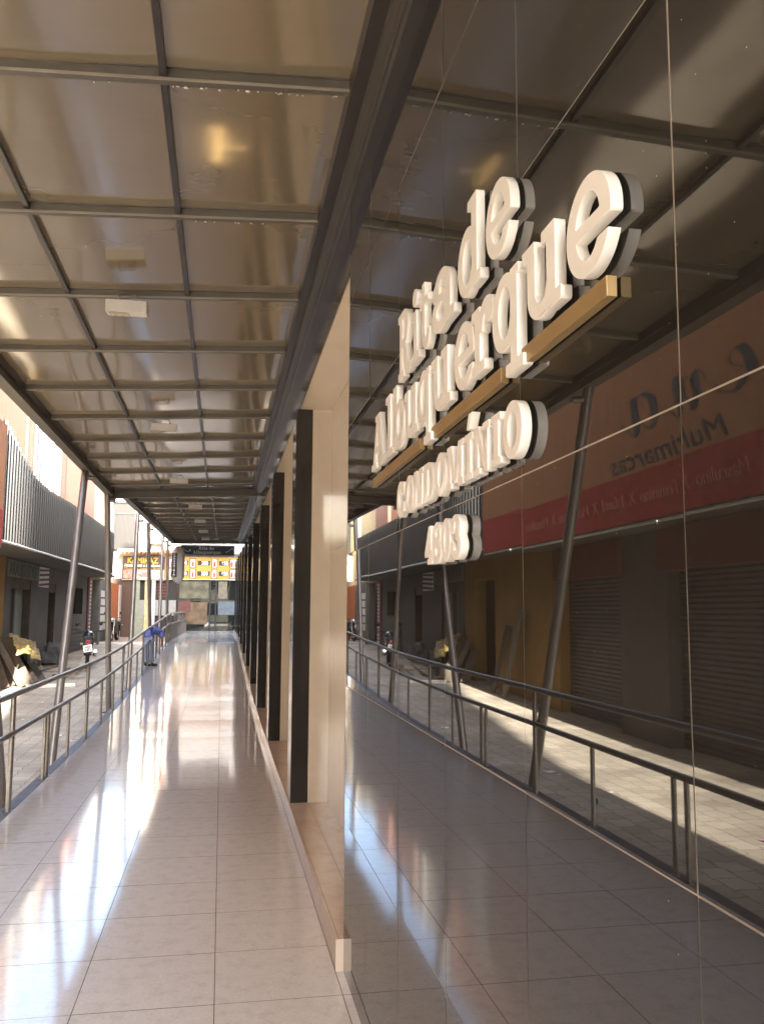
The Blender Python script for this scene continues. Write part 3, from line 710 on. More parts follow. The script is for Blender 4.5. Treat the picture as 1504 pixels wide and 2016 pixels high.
A_ = [([(.6, .85), (.4, 1.0), (.12, .75), (.06, .3), (.22, .03), (.42, .25), (.62, .8)], .085), ([(.66, 1.0), (.6, .5), (.6, .15), (.72, .0), (1.0, .4)], .09)]
off = lambda st, dx: [([(a + dx, b) for a, b in s], w_) for s, w_ in st]
script(off(E_, 0) + off(N_, .95) + off(A_, 2.1), 'banner_script', M['script'], rb, 7.95, 4.12, .95, -4.101, .5)
text('banner_text', 'Multimarcas', .40, M['script'], rb, (-4.1015, 9.8, 3.68), '+X', .001, shear=.35, width=3.0)
text('banner_small_text', 'Masculino  X  Feminino  X  Infantil  X  Moda Praia  X  Masculino', .26, M['maroon'], rb, (-4.0975, 11.4, 3.2), '+X', .001, shear=.25)

pb = thing('shop_building', 'long salmon and brick building with grey corrugated fascia and old doors on the left', 'building', (-9, 29, -.2), 'shop buildings across the street')
def wall(name, m, y0, y1, z0, z1_, x=XF, parent=pb, th=.3):
    mb = MB(); mb.box(x - th, y0, z0, x, y1, z1_); return mb.build(name, m, parent)
wall('yellow_wall', M['yellow_wall'], 17.26, 19.85, -.3, 3.05, x=XF - .006)
wall('yellow_wall', M['yellow_wall'], 21.5, 22.4, -.3, 3.05, x=XF - .006)
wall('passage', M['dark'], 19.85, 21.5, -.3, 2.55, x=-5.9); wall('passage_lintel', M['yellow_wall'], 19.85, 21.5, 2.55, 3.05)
wall('grey_wall', M['grey_wall'], 22.4, 23.02, -.3, 3.05)
wall('grey_wall', M['grey_wall'], 25.4, 27.8, -.3, 3.05)
wall('grey_wall', M['grey_wall'], 23.02, 25.4, 2.56, 3.05); wall('grey_wall', M['grey_wall'], 27.8, 29.0, 2.56, 3.05)
wall('grey_wall', M['grey_wall'], 29.0, 31.7, -.3, 3.05)
wall('grey_wall', M['grey_wall'], 31.7, 34.1, -.3, 1.62); wall('grey_wall', M['grey_wall'], 31.7, 34.1, 2.56, 3.05)
wall('grey_wall', M['grey_wall'], 34.1, 35.5, -.3, 3.05)
wall('dark_post', M['maroon'], 35.5, 35.9, -.3, 3.05, x=-5.15)
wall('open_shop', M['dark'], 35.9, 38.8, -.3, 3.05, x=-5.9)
wall('panel_wall', M['grey_wall'], 38.8, 42.4, -.3, 3.05, x=-5.17)
wall('orange_column', M['orange'], 42.4, 45.4, .1, 3.05, x=-5.12)
wall('pale_column', M['lip'], 45.4, 46.3, -.1, 3.05, x=-5.08)
for y0, y1, nm in ((23.02, 25.4, 'door'), (27.8, 29.0, 'door')):
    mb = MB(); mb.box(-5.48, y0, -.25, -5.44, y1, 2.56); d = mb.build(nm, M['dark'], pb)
    mb = MB(); mb.box(-5.44, y0, -.2, -5.2, y0 + .07, 2.56); mb.box(-5.44, y1 - .07, -.2, -5.2, y1, 2.56); mb.box(-5.44, y0 + .07, 2.3, -5.22, y1 - .07, 2.56); mb.build('door_frame', M['wood_dark'], pb)
    if y1 - y0 > 2:
        mb = MB(); mb.box(-5.44, y0 + .75, -.2, -5.40, y0 + .86, 2.3); mb.box(-5.44, y0 + 1.45, -.2, -5.40, y1 - .1, 2.3); mb.build('door_leaf', M['greenish'], pb)
mb = MB(); mb.box(-5.45, 31.7, 1.62, -5.41, 34.1, 2.56); mb.build('window', M['glass_dark'], pb)
mb = MB(); mb.box(-5.41, 32.5, 1.64, -5.37, 32.75, 2.5); mb.box(-5.41, 33.0, 1.64, -5.37, 33.2, 2.5); mb.build('window_curtain', M['white'], pb)
mb = MB()
for a, b, c, d in ((31.62, 31.7, 1.55, 2.62), (34.1, 34.18, 1.55, 2.62), (31.7, 34.1, 1.55, 1.62), (31.7, 34.1, 2.56, 2.62)): mb.box(-5.21, a, c, -5.15, b, d)
mb.build('window_frame', M['wood_dark'], pb)
mb = MB()
for k in range(9): mb.box(-5.19, 31.2, .1 + .14 * k, -5.15, 34.9, .2 + .14 * k)
mb.build('louvre_panel', M['soffit'], pb)
mb = MB()
for k in range(20): mb.box(-5.6, 36.0, .0 + .15 * k, -5.18, 36.5, .09 + .15 * k)
mb.build('folded_shutter', M['white'], pb)
# painted boards
mb = MB(); mb.box(-5.198, 22.5, 2.58, -5.18, 26.1, 3.0); mb.build('painted_board', mat('faded_green_board', (.17, .19, .145), .7, dirt=(.09, .10, .075), dirt_amt=.5), pb)
text('board_text', 'ARAUJO STYLE', .46, mat('dark_green_letters', (.05, .075, .05), .7), pb, (-5.178, 24.3, 2.63), '+X', .002, width=3.2)
mb = MB(); mb.box(-5.198, 26.3, 2.42, -5.184, 27.7, 3.0); mb.build('striped_board', M['white'], pb)
mb = MB()
for k in range(4): mb.add([(-5.181, 26.3, 2.44 + .14 * k), (-5.181, 27.7, 2.50 + .14 * k), (-5.181, 27.7, 2.57 + .14 * k if k < 3 else 2.97), (-5.181, 26.3, 2.50 + .14 * k)], [(0, 1, 2, 3)])
mb.build('board_stripe', M['black'], pb, fix=False)
for k in range(5):
    mb = MB(); mb.box(-5.168, 39.2 + .1 * (k % 2), .9 + .36 * k, -5.16, 41.4, 1.18 + .36 * k); mb.build('poster', M['lip'], pb)
mb = MB(); mb.box(-5.199, 25.7, -.2, -5.185, 27.6, .55); mb.build('graffiti_patch', mat('dark_scribble', (.17, .17, .165), .8, vary=.6, scale=12, dirt=(.36, .345, .32), dirt_scale=5, dirt_amt=.9), pb)
# overhang + corrugated fascia
mb = MB(); mb.box(XF, 17.26, 3.05, -4.24, 36.2, 3.12)
mb.build('overhang_soffit', M['soffit'], pb)
def xpan(y): return -4.2 if y < 34 else -4.2 - .95 * ((y - 34) / 4.2) ** 2
TOPP = [(17.3, 5.42), (18.2, 5.2), (19.2, 4.93), (20.3, 4.68), (22, 4.63), (25, 4.70), (38, 4.72)]
mb = MB(); y = 17.26; rows_ = []
pat = [(0, 0), (.16, 0), (.17, .055), (.205, .055), (.215, 0)]; 
while y < 38.1:
    for dy, dx in pat[:-1]:
        yy = y + dy; rows_.append((xpan(yy) + dx, yy, interp(TOPP, yy) + random.uniform(-.003, .003)))
    y += .24
vs = []; 
for a, b, c in rows_: vs += [(a, b, 3.07 + .0045 * (b - 17)), (a, b, c)]
mb.add(vs, [(2 * i, 2 * i + 2, 2 * i + 3, 2 * i + 1) for i in range(len(rows_) - 1)])
mb.build('corrugated_fascia', M['corr'], pb, fix=False)
mb = MB(); mb.tube([(xpan(y) + .04, y, 3.06 + .0045 * (y - 17) + .003 * math.sin(y * 2.1)) for y in [17.3 + .45 * k for k in range(47)]], .028, 6)
mb.build('fascia_edge', M['lip'], pb)
# upper storey
def up(m, y0, y1, nm='upper_wall', x=XF, z0=3.12, z1_=None):
    z1_ = 8.5 if y1 < 26 else 7.9 if y1 < 32 else 7.4 if y1 < 36 else 6.9
    return wall(nm, m, y0, y1, z0, z1_, x=x)
up(M['pink_wall'], 17.26, 23.8); up(M['brick'], 23.8, 25.0, 'brick_wall', XF + .05); up(M['old_white'], 25.0, 28.6, 'white_wall', XF - .05)
up(M['brick'], 28.6, 29.5, 'brick_wall', XF + .05); up(M['pink_wall'], 29.5, 33.0); up(M['red'] if False else mat('rust_pink_plaster', (.38, .19, .14), .8, vary=.12, stretch=(1, 4, .5)), 33.0, 35.6, 'pilaster', XF + .12)
up(M['cream_wall'], 35.6, 40.2, 'cream_wall', XF + .02); up(M['old_white'], 40.2, 41.9, 'white_wall', XF + .05); up(M['cream_wall'], 41.9, 46.3, 'cream_wall', XF - .4)
mb = MB(); mb.box(-5.16, 25.0, 3.6, -5.13, 25.25, 7.9); mb.tube([(-5.1, 26.9, 3.2), (-5.1, 26.9, 7.9)], .04, 8); mb.tube([(-5.07, 24.4, 3.2), (-5.07, 24.4, 8.4)], .035, 8); mb.build('downpipe', M['lip'], pb)
mb = MB(); mb.box(-14, 17.26, -.3, -5.92, 30, 7.6); mb.box(-14, 30, -.3, -5.92, 46.3, 6.5); mb.build('rear_block', M['pink_wall'], pb)

# ================================================================== RESTAURANT BUILDING across the end
YE = 46.5
eb = thing('restaurant_building', 'building closing the lane with a glass front and sunlit white upper wall', 'building', (-2, YE, .3))
def ebox(name, m, x0, x1, z0, z1_, y=YE, th=.2, par=eb): return MB().box(x0, y, z0, x1, y + th, z1_).build(name, m, par)
ebox('upper_wall', M['old_white'], -4.5, 6, 4.75, 9.0)
ebox('upper_wall', M['white'], -6.2, -5.9, 4.7, 9.0, y=YE - .05)
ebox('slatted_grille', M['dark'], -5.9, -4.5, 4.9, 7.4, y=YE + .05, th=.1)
mb = MB()
for k in range(22): mb.box(-5.88 + k * .063, YE - .02, 4.9, -5.845 + k * .063, YE + .04, 7.3)
mb.box(-5.9, YE - .03, 6.75, -4.5, YE - .021, 6.82); mb.build('grille_bar', mat('taupe_slats', (.018, .015, .013), .6), eb)
ebox('upper_wall', M['white'], -4.55, -4.3, 4.75, 9.0, y=YE - .06)
ebox('balcony_rail', M['dark_bronze'], -6.0, -4.4, 7.5, 7.56, y=YE - .3, th=.04); ebox('balcony_rail', M['dark_bronze'], -6.0, -4.4, 7.8, 7.84, y=YE - .3, th=.04)
ebox('brick_patch', M['brick'], -3.9, -2.6, 6.0, 7.0, y=YE - .03, th=.05)
mb = MB(); mb.box(-4.4, YE + .21, .0, 8, YE + 10, 8.9); mb.box(-9, YE + .21, .0, -4.41, YE + 10, 7.4); mb.build('rear_block', M['old_white'], eb)
mb = MB()
for k in range(26): mb.tube([(-5.1 + k * .21, YE - .55, 4.68), (-5.1 + k * .21, YE, 4.86)], .06, 8)
mb.build('tile_roof', M['roof_tile'], eb)
mb = MB(); mb.box(-5.3, YE - .5, 4.76, -3.2, YE - .1, 4.92); mb.build('parapet', M['old_white'], eb)
ebox('base_wall', M['brown'], -5.9, -4.4, 0, 3.4)
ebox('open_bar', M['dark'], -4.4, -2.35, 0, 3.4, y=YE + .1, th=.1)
for x0, x1, m in ((-4.42, -4.2, 'greenish'), (-3.95, -3.7, 'cream_wall'), (-3.6, -3.42, 'old_white')): ebox('bar_column', M[m], x0, x1, .2, 3.4, y=YE - .05, th=.14)
ebox('bar_counter', M['counter'], -4.2, -2.36, 1.5, 2.3, y=YE - .02, th=.1)
ebox('door_panel', M['greenish'], -4.36, -3.98, .3, 1.5, y=YE - .03, th=.1)
for k in range(5): ebox('menu_strip', M['maroon'], -3.3, -2.75, 2.45 + .16 * k, 2.53 + .16 * k, y=YE + .06, th=.03)
gl = ebox('shop_glass', M['glass_dark'], -2.35, .78, .7, 3.4, y=YE, th=.05)
for x in (-.66, -.36): ebox('door_stile', M['black'], x, x + .08, .7, 3.4, y=YE - .03, th=.06)
ebox('transom', M['dark_bronze'], -2.35, .78, 2.28, 2.33, y=YE - .032, th=.05)
ebox('window_poster', mat('red_poster', (.10, .03, .03), .5, vary=.3), -2.25, -1.6, 1.7, 2.25, y=YE - .01, th=.012)  # panels on the glass: posters, and painted stand-ins for its reflections
ebox('window_poster', mat('tan_poster', (.12, .08, .045), .5, vary=.6, scale=3), -1.85, -.75, 1.05, 2.2, y=YE - .006, th=.008)
ebox('window_poster', mat('blue_poster', (.11, .14, .17), .5, vary=.4, scale=4), -.2, .75, 1.55, 2.26, y=YE - .008, th=.01)
ebox('window_poster', mat('olive_poster', (.10, .10, .06), .5, vary=.7, scale=2.5), -2.2, -.7, 2.4, 3.3, y=YE - .006, th=.008)
ebox('window_poster', mat('tan_lattice', (.16, .14, .1), .5, vary=.4, scale=6), -.2, .25, 2.4, 3.3, y=YE - .008, th=.01)
ebox('threshold', M['counter'], -2.35, .78, .62, .7, y=YE - .25, th=.3)

def board(name, label, cat, x0, x1, z0, z1_, m, y, th=.06):
    o = thing(name, label, cat, ((x0 + x1) / 2, y, z0)); MB().box(x0, y, z0, x1, y + th, z1_).build('panel', m, o); return o
kb = board('restaurant_sign', 'brown restaurant banner with yellow KAMIRAZ lettering over food pictures', 'sign', -5.1, -2.98, 3.36, 4.56, M['brown_board'], YE - .12)
text('sign_text', 'KAMIRAZ', .42, M['yellow_txt'], kb, (-4.1, YE - .125, 4.2), '-Y', .004, width=1.55, bold=.012)
text('sign_text', 'Restaurante e Lanchonete', .2, M['white_txt'], kb, (-4.05, YE - .125, 4.02), '-Y', .003, width=1.95, shear=.3, bold=.006)
text('sign_text', 'Marmitex  Lanches  Pratos', .1, M['yellow_txt'], kb, (-4.05, YE - .125, 3.9), '-Y', .003, width=1.9)
for x0, x1, m in ((-5.06, -4.42, 'meat'), (-4.4, -3.62, 'food'), (-3.6, -3.0, 'white')):
    MB().box(x0, YE - .127, 3.40, x1, YE - .119, 3.86).build('food_picture', M[m], kb)
mb = MB(); mb.lathe([(0, 0), (.28, 0), (.30, -.004), (.25, -.008), (0, -.008)], 24, (-4.02, YE - .128, 3.6), 'Y')
for i, p in enumerate(mb.v): mb.v[i] = (p[0], p[1], 3.62 + (p[2] - 3.6) * .5)
mb.build('plate_picture', M['meat'], kb)
MB().box(-5.12, YE - .14, 3.33, -2.96, YE - .06, 3.358).build('sign_rail', M['white'], kb)
yb_ = board('price_sign', 'yellow drinks price banner with bottle pictures and black price tags above the glass front', 'sign', -2.96, .80, 3.40, 4.56, M['yellow'], YE - .12)
for x0, x1 in ((-2.8, -2.45), (-1.72, -1.38), (-.60, -.28), (.34, .78)):
    for zz in (3.44, 3.99):
        MB().box(x0, YE - .127, zz, x1, YE - .118, zz + .5).build('picture_frame', M['brown_board'], yb_)
        fr = MB().box(x0 + .05, YE - .131, zz + .04, x1 - .05, YE - .1265, zz + .46).build('bottle_picture', M['white'] if x0 < .3 else M['food'], yb_)
        mb = MB(); xc = (x0 + x1) / 2
        for q in ((0,) if x0 < .3 else (-.1, .1)):
            mb.prism([(xc + q + a, zz + b) for a, b in ((-.055, .07), (.055, .07), (.055, .27), (.02, .33), (.02, .42), (-.02, .42), (-.02, .33), (-.055, .27))], YE - .135, YE - .1315)
        mb.build('bottle_print', M['bottle'], yb_)
for x0, x1, t1, t2 in ((-2.35, -1.8, '300', '250'), (-1.3, -.68, '300', '350'), (-.2, .30, '650', '650')):
    for zz, t in ((4.13, t1), (3.58, t2)):
        MB().prism([(x0, zz), (x1, zz - .0), (x1 + .02, zz + .24), (x0 - .02, zz + .24)], YE - .128, YE - .1185).build('price_tag', M['black'], yb_)
        text('price_text', t, .27, M['white_txt'], yb_, ((x0 + x1) / 2 + .05, YE - .129, zz + .03), '-Y', .002, width=.34, bold=.008)
MB().box(-2.96, YE - .14, 3.37, .80, YE - .06, 3.398).build('sign_rail', M['white'], yb_)
MB().box(-2.96, YE - .13, 4.562, .80, YE - .06, 4.75).build('sign_header', M['bronze'], yb_)

# air conditioner on the end wall
ac = thing('air_conditioner', 'white outdoor air conditioner unit on the sunlit end wall', 'air conditioner', (-3.45, YE - .35, 5.2))
MB().box(-3.82, YE - .38, 5.2, -3.05, YE - .06, 5.9).build('casing', M['ac'], ac, bevel=.02)
mb = MB(); mb.lathe([(0, 0), (.25, 0), (.27, -.012), (.25, -.016), (0, -.014)], 28, (-3.28, YE - .385, 5.55), 'Y'); mb.build('fan_grille', mat('grey_fan', (.12, .13, .14), .5), ac)
for k in range(5): MB().tube([(-3.28 + (.05 * k + .03) * math.cos(t), YE - .405, 5.55 + (.05 * k + .03) * math.sin(t)) for t in [2 * math.pi * q / 24 for q in range(25)]], .004, 6).build('grille_ring', M['ac'], ac)
mb = MB()
for x in (-3.7, -3.2): mb.beam((x, YE, 5.17), (x, YE - .42, 5.17), .04, .04); mb.beam((x, YE, 4.95), (x, YE - .4, 5.16), .025, .025)
mb.build('bracket', M['dark_bronze'], ac)

# hanging sign with name, hexagonal vertical sign
hs = board('hanging_sign', 'black hanging sign with white outline, name and two small arrows across the canopy end', 'sign', -1.62, .43, 3.85, 4.27, mat('dark_sign_face', (.03, .032, .035), .35), 33.85, .05)
mb = MB()
for a in ((-1.60, 3.87, .41, 3.885), (-1.60, 4.235, .41, 4.25), (-1.60, 3.886, -1.585, 4.234), (.395, 3.886, .41, 4.234)): mb.box(a[0], 33.843, a[1], a[2], 33.849, a[3])
mb.build('outline', M['white_txt'], hs)
def small_line(txt, x0, z0, xh, par, m):
    x = x0
    for ch in txt:
        if ch == ' ': x += xh * .5; continue
        wd = GW[ch] * xh * .98
        letter(ch, par, m, x, x + wd, z0, xh, 33.842, .006, bevel=.0, face='-Y'); x += wd + xh * .06
small_line('Rita de', -.93, 4.085, .088, hs, M['lip']); small_line('Albuquerque', -1.14, 3.93, .088, hs, M['lip'])
for s_, xc in ((1, -1.38), (-1, .2)):
    mb = MB(); c = Vector((xc, 33.844, 4.05))
    pts = [(-.14, .1), (-.06, .0), (.02, -.04), (.1, -.02), (.14, .03)] if s_ > 0 else [(-.12, -.05), (-.03, -.02), (.06, .05), (.15, .1)]
    mb.tube([(c.x + a, c.y, c.z + b) for a, b in pts], .011, 6); mb.tube([(c.x + pts[-1][0] - .05, c.y, c.z + pts[-1][1] + .005), (c.x + pts[-1][0], c.y, c.z + pts[-1][1]), (c.x + pts[-1][0] + .005, c.y, c.z + pts[-1][1] - .06)], .011, 6)
    mb.build('arrow', M['lip'], hs)
mb = MB()
for x in (-1.2, 0.0): mb.tube([(x, 33.87, 4.27), (x, 33.87, 4.4)], .012, 8)
mb.build('hanger', M['dark_bronze'], hs)
vs_ = thing('vertical_sign', 'pale hexagonal vertical sign with black strip reading CONDOMÍNIO at the end post', 'sign', (-1.66, 32.6, 2.74))
mb = MB(); C0 = (-1.62, 32.6)
prof = [(.02, 2.74), (.13, 2.80), (.235, 2.97), (.235, 3.86), (.13, 4.06), (.02, 4.12)]
n = 6; vs = []; fs = []
for r_, z in prof:
    for k in range(n): t = R(60 * k + 12); vs.append((C0[0] + r_ * math.cos(t), C0[1] + r_ * math.sin(t) * .8, z))
for i in range(len(prof) - 1):
    for k in range(n): fs.append((i * n + k, i * n + (k + 1) % n, (i + 1) * n + (k + 1) % n, (i + 1) * n + k))
mb.add(vs, fs); mb.build('body', mat('milky_acrylic', (.62, .60, .54), .3, vary=.08), vs_)
MB().box(-1.84, 32.395, 2.98, -1.66, 32.41, 3.86).build('strip', M['black'], vs_)
for k, ch in enumerate('CONDOMÍNIO'):
    text('strip_letter', ch, .085, M['white_txt'], vs_, (-1.75, 32.393, 3.775 - .083 * k), '-Y', .002, bold=.004)

# ================================================================== STREET THINGS
# leaning planks and tarpaulin: feet on the paving, tops on the shop wall (at() turns a point of the photograph into one of the place)
_c, _s2 = math.cos, math.sin
def ray(px, py):
    d = Vector(((px - 752) / 1700, -(py - 1008) / 1700, -1)); return (cam.matrix_world.to_3x3() @ d)
def at(px, py, X=None, z=None):
    d = ray(px, py); t = X / d.x if X is not None else (z - CAMH) / d.z
    return Vector((0, 0, CAMH)) + d * t
def plank(foot, top, wd, th, m, label, X=-5.13):
    a = at(*foot, z=sz(21)); a.z = sz(a.y) + .01; b = at(*top, X=X); d = b - a; w_ = Vector((.75, .3, .5))
    mb = MB(); mb.beam((0, 0, 0), d, wd, th, up=w_.cross(d)); o = mb.build('plank', m, None, bevel=.004); o.location = a
    return tag(o, label, 'plank', 'boards leaning on the shop wall')
for ft, tp, wd, th, m, lab in (((60, 1353), (10, 1253), .20, .035, 'wood', 'widest pale board leaning on the shop wall, tallest of the pile'),
      ((66, 1353), (16, 1268), .035, .12, 'wood_red', 'thin reddish board edge beside the tallest pale board'),
      ((75, 1352), (33, 1286), .17, .035, 'wood_mid', 'greyish middle board of the pile under the tarpaulin'),
      ((81, 1353), (44, 1300), .04, .12, 'wood_red', 'reddish brown board edge between the two right pale boards'),
      ((91, 1351), (62, 1306), .17, .035, 'wood_mid', 'short greyish board at the right end of the pile'),
      ((44, 1354), (-4, 1262), .15, .05, 'wood_mid', 'greyish board left of the tallest pale board'),
      ((33, 1352), (2, 1280), .05, .10, 'wood_red', 'thin reddish edge of the board at the left of the pile'),
      ((24, 1353), (-2, 1284), .20, .05, 'wood_dark', 'dark board under the left side of the pale boards'),
      ((10, 1356), (-14, 1284), .22, .05, 'wood_dark', 'dark board at the very left of the pile')):
    plank(ft, tp, wd, th, M[m], lab)
for yb_w, hgt, m, lab in ((19.0, 1.5, 'wood_dark', 'dark board standing against the ochre wall'), (18.2, 1.9, 'wood', 'tall pale board standing against the ochre wall, seen in the black wall')):
    mb = MB(); mb.beam((0, 0, 0), (-.3, -.25, hgt), .26, .04, up=(1, 0, .3)); o = mb.build('plank', M[m], None, bevel=.004); o.location = (-4.85, yb_w, sz(yb_w)); tag(o, lab, 'plank', 'boards leaning on the shop wall')
# crumpled tarp
mb = MB(); N = 30; vs = []; fs = []
c00, c10, c11, c01 = at(14, 1250, X=-5.05), at(66, 1268, X=-5.0), at(82, 1312, X=-4.35), at(34, 1290, X=-4.55)
for j in range(N + 1):
    for i in range(N + 1):
        u, t = i / N, j / N
        p = (c00 * (1 - u) + c10 * u) * (1 - t) + (c01 * (1 - u) + c11 * u) * t
        h = .10 * math.sin(u * 3.14) * math.sin(t * 2.2) + .05 * math.sin(u * 13 + t * 5) * t + .03 * math.sin(u * 27 - t * 14) + .022 * math.sin(u * 9 + t * 31)
        p = p + Vector((.7, -.45, .55)) * (h + .07)
        p.z -= .12 * max(0, u - .75) * 4 * t * .6
        vs.append(p)
for j in range(N):
    for i in range(N): k = j * (N + 1) + i; fs.append((k, k + 1, k + N + 2, k + N + 1))
mb.add(vs, fs, 0, True); o = mb.build('tarpaulin', M['tarp'], None, fix=False); tag(o, 'crumpled yellow and white printed tarpaulin draped over the boards', 'tarpaulin')
sm = o.modifiers.new('thickness', 'SOLIDIFY'); sm.thickness = .004
# rag heap
mb = MB()
bm = bmesh.new(); bmesh.ops.create_icosphere(bm, subdivisions=4, radius=1)
from mathutils import noise
for v_ in bm.verts:
    p = v_.co.copy(); d = 1 + .35 * noise.noise(p * 1.8) + .14 * noise.noise(p * 5); v_.co = Vector((p.x * .42 * d, p.y * .9 * d, max(-.05, p.z * .5 * d)))
me = bpy.data.meshes.new('rag_heap'); bm.to_mesh(me); bm.free(); me.materials.append(M['rag'])
for p in me.polygons: p.use_smooth = True
o = bpy.data.objects.new('rag_heap', me); COL.objects.link(o); p_ = at(100, 1312, z=.1); o.location = (p_.x, p_.y, sz(p_.y) + .12); o.scale = (.9, .5, 1); tag(o, 'heap of grey and brown rags beside the tarpaulin', 'rag heap')
# loose sticks
random.seed(3)
stk = []
for k in range(9):
    cx_, cy_ = random.uniform(-4.3, -3.5), random.uniform(21.5, 24.5); an = random.uniform(-.9, .9) + (1.57 if k % 3 else 0); L = random.uniform(.7, 1.5)
    dx, dy = math.sin(an) * L / 2 * .6, math.cos(an) * L / 2
    mb = MB(); mb.beam((cx_ - dx, cy_ - dy, sz(cy_) + .03 + .05 * (k % 4)), (cx_ + dx, cy_ + dy, sz(cy_) + .05 + .09 * (k % 5)), random.uniform(.05, .1), .03)
    o = mb.build('timber_stick', M['wood'] if k % 3 else M['wood_dark'], None); tag(o, 'loose timber stick in the scattered heap before the motorcycle', 'timber stick', 'scattered timber before the motorcycle')
mb = MB(); mb.beam((-4.3, 21.0, .03), (-3.3, 21.3, .04), .08, .08); o = mb.build('white_batten', M['white']); tag(o, 'long white batten lying across the street in front of the heap', 'batten')

# motorcycles
def motorcycle(loc, rotz, label, plate=True):
    o = thing('motorcycle', label, 'motorcycle', loc, 'parked motorcycles'); o.rotation_euler = (0, 0, rotz)
    def b(mb, nm, m, par=None, bev=0):
        q = mb.build(nm, m, None, bevel=bev); q.parent = par or o; return q
    def wheel(y, nm):
        mb = MB(); pr = [(.23, -.05), (.28, -.055), (.305, -.02), (.305, .02), (.28, .055), (.23, .05)]
        mb.lathe(pr, 28, (0, y, .305), 'X'); wq = b(mb, nm, M['tyre'])
        mb = MB(); mb.lathe([(.21, -.03), (.235, -.03), (.235, .03), (.21, .03)], 28, (0, y, .305), 'X')
        for k in range(6): t = k * math.pi / 3; mb.beam((0, y, .305), (0, y + .22 * math.cos(t), .305 + .22 * math.sin(t)), .02, .02, up=(1, 0, 0))
        b(mb, 'rim', M['chrome'], wq)
    wheel(-.62, 'rear_wheel'); wheel(.64, 'front_wheel')
    mb = MB(); mb.prism([(-.1, .35), (.1, .35), (.14, .62), (.09, .78), (-.09, .78), (-.14, .62)], -.25, .35); b(mb, 'engine', M['black'], bev=.02)
    mb = MB(); mb.lathe([(0, -.05), (.1, .0), (.15, .14), (.16, .28), (.13, .42), (.05, .5), (0, .5)], 18, (0, -.02, .88), 'Y'); b(mb, 'fuel_tank', mat('black_tank_paint', (.02, .02, .022), .2, coat=.6))
    mb = MB(); mb.prism([(-.7, .80), (-.2, .78), (.08, .82), (.05, .88), (-.25, .86), (-.72, .9)], -.13, .13, 'X'); b(mb, 'seat', M['black'], bev=.025)
    mb = MB(); mb.prism([(-.86, .72), (-.3, .66), (-.25, .77), (-.9, .84)], -.1, .1, 'X'); b(mb, 'tail', M['black'], bev=.02)
    mb = MB(); mb.prism([(-1.0, .42), (-.9, .42), (-.84, .78), (-.9, .80)], -.09, .09, 'X'); b(mb, 'mudguard', M['black'], bev=.01)
    mb = MB()
    for s_ in (-1, 1): mb.tube([(s_ * .09, .64, .305), (s_ * .09, .42, .98)], .022, 10)
    b(mb, 'fork', M['chrome'])
    mb = MB(); mb.tube([(-.36, .26, 1.02), (-.3, .32, 1.04), (-.1, .42, 1.0), (.1, .42, 1.0), (.3, .32, 1.04), (.36, .26, 1.02)], .014, 10); b(mb, 'handlebar', M['black'])
    for s_ in (-1, 1):
        mb = MB(); mb.tube([(s_ * .26, .34, 1.04), (s_ * .32, .36, 1.2)], .007, 6); mb.lathe([(0, -.012), (.055, -.01), (.06, .01), (0, .014)], 14, (s_ * .33, .35, 1.24), 'Y'); b(mb, 'mirror', M['black'])
        mb = MB(); mb.lathe([(0, -.04), (.028, -.03), (.03, .02), (0, .03)], 10, (s_ * .17, -.88, .70), 'Y'); b(mb, 'indicator', mat('pale_indicator_lens', (.6, .5, .35), .2))
    mb = MB(); mb.lathe([(0, .05), (.09, .05), (.1, .0), (.06, -.08), (0, -.1)], 18, (0, .56, .92), 'Y'); b(mb, 'headlight', M['chrome'])
    mb = MB(); mb.tube([(.16, .1, .36), (.19, -.3, .36), (.2, -.85, .5)], .035, 12, r2=.05); b(mb, 'exhaust', M['chrome'])
    mb = MB(); mb.box(-.055, -.925, .70, .055, -.885, .80); b(mb, 'tail_light', M['redlamp'], bev=.01)
    if plate:
        Tm = Matrix.Translation((0, -1.03, .58)) @ Matrix.Rotation(R(-9), 4, 'Y') @ Matrix.Rotation(R(-14), 4, 'X')
        mb = MB(); mb.box(-.115, -.004, -.095, .115, .004, .095); pq = b(mb, 'licence_plate', M['white_txt']); pq.data.transform(Tm)
        for tx, z_, s_ in (('HZP', .01, .075), ('1271', -.065, .085)):
            t_ = text('plate_text', tx, s_, M['black'], None, (0, 0, 0), Matrix(), .001, bold=.003)
            t_.data.transform(Tm @ Matrix.Translation((0, -.006, z_)) @ Matrix.Rotation(R(90), 4, 'X')); t_.parent = pq
    mb = MB(); mb.tube([(-.12, -.05, .3), (-.26, -.1, .0)], .012, 8); b(mb, 'stand', M['chrome'])
    return o
motorcycle((-3.72, 26.0, sz(26.0)), R(8), 'black motorcycle parked with its white licence plate and red tail light to the camera')
motorcycle((-4.72, 40.6, .40), R(175), 'black motorcycle parked facing the camera beside the orange column', plate=False)

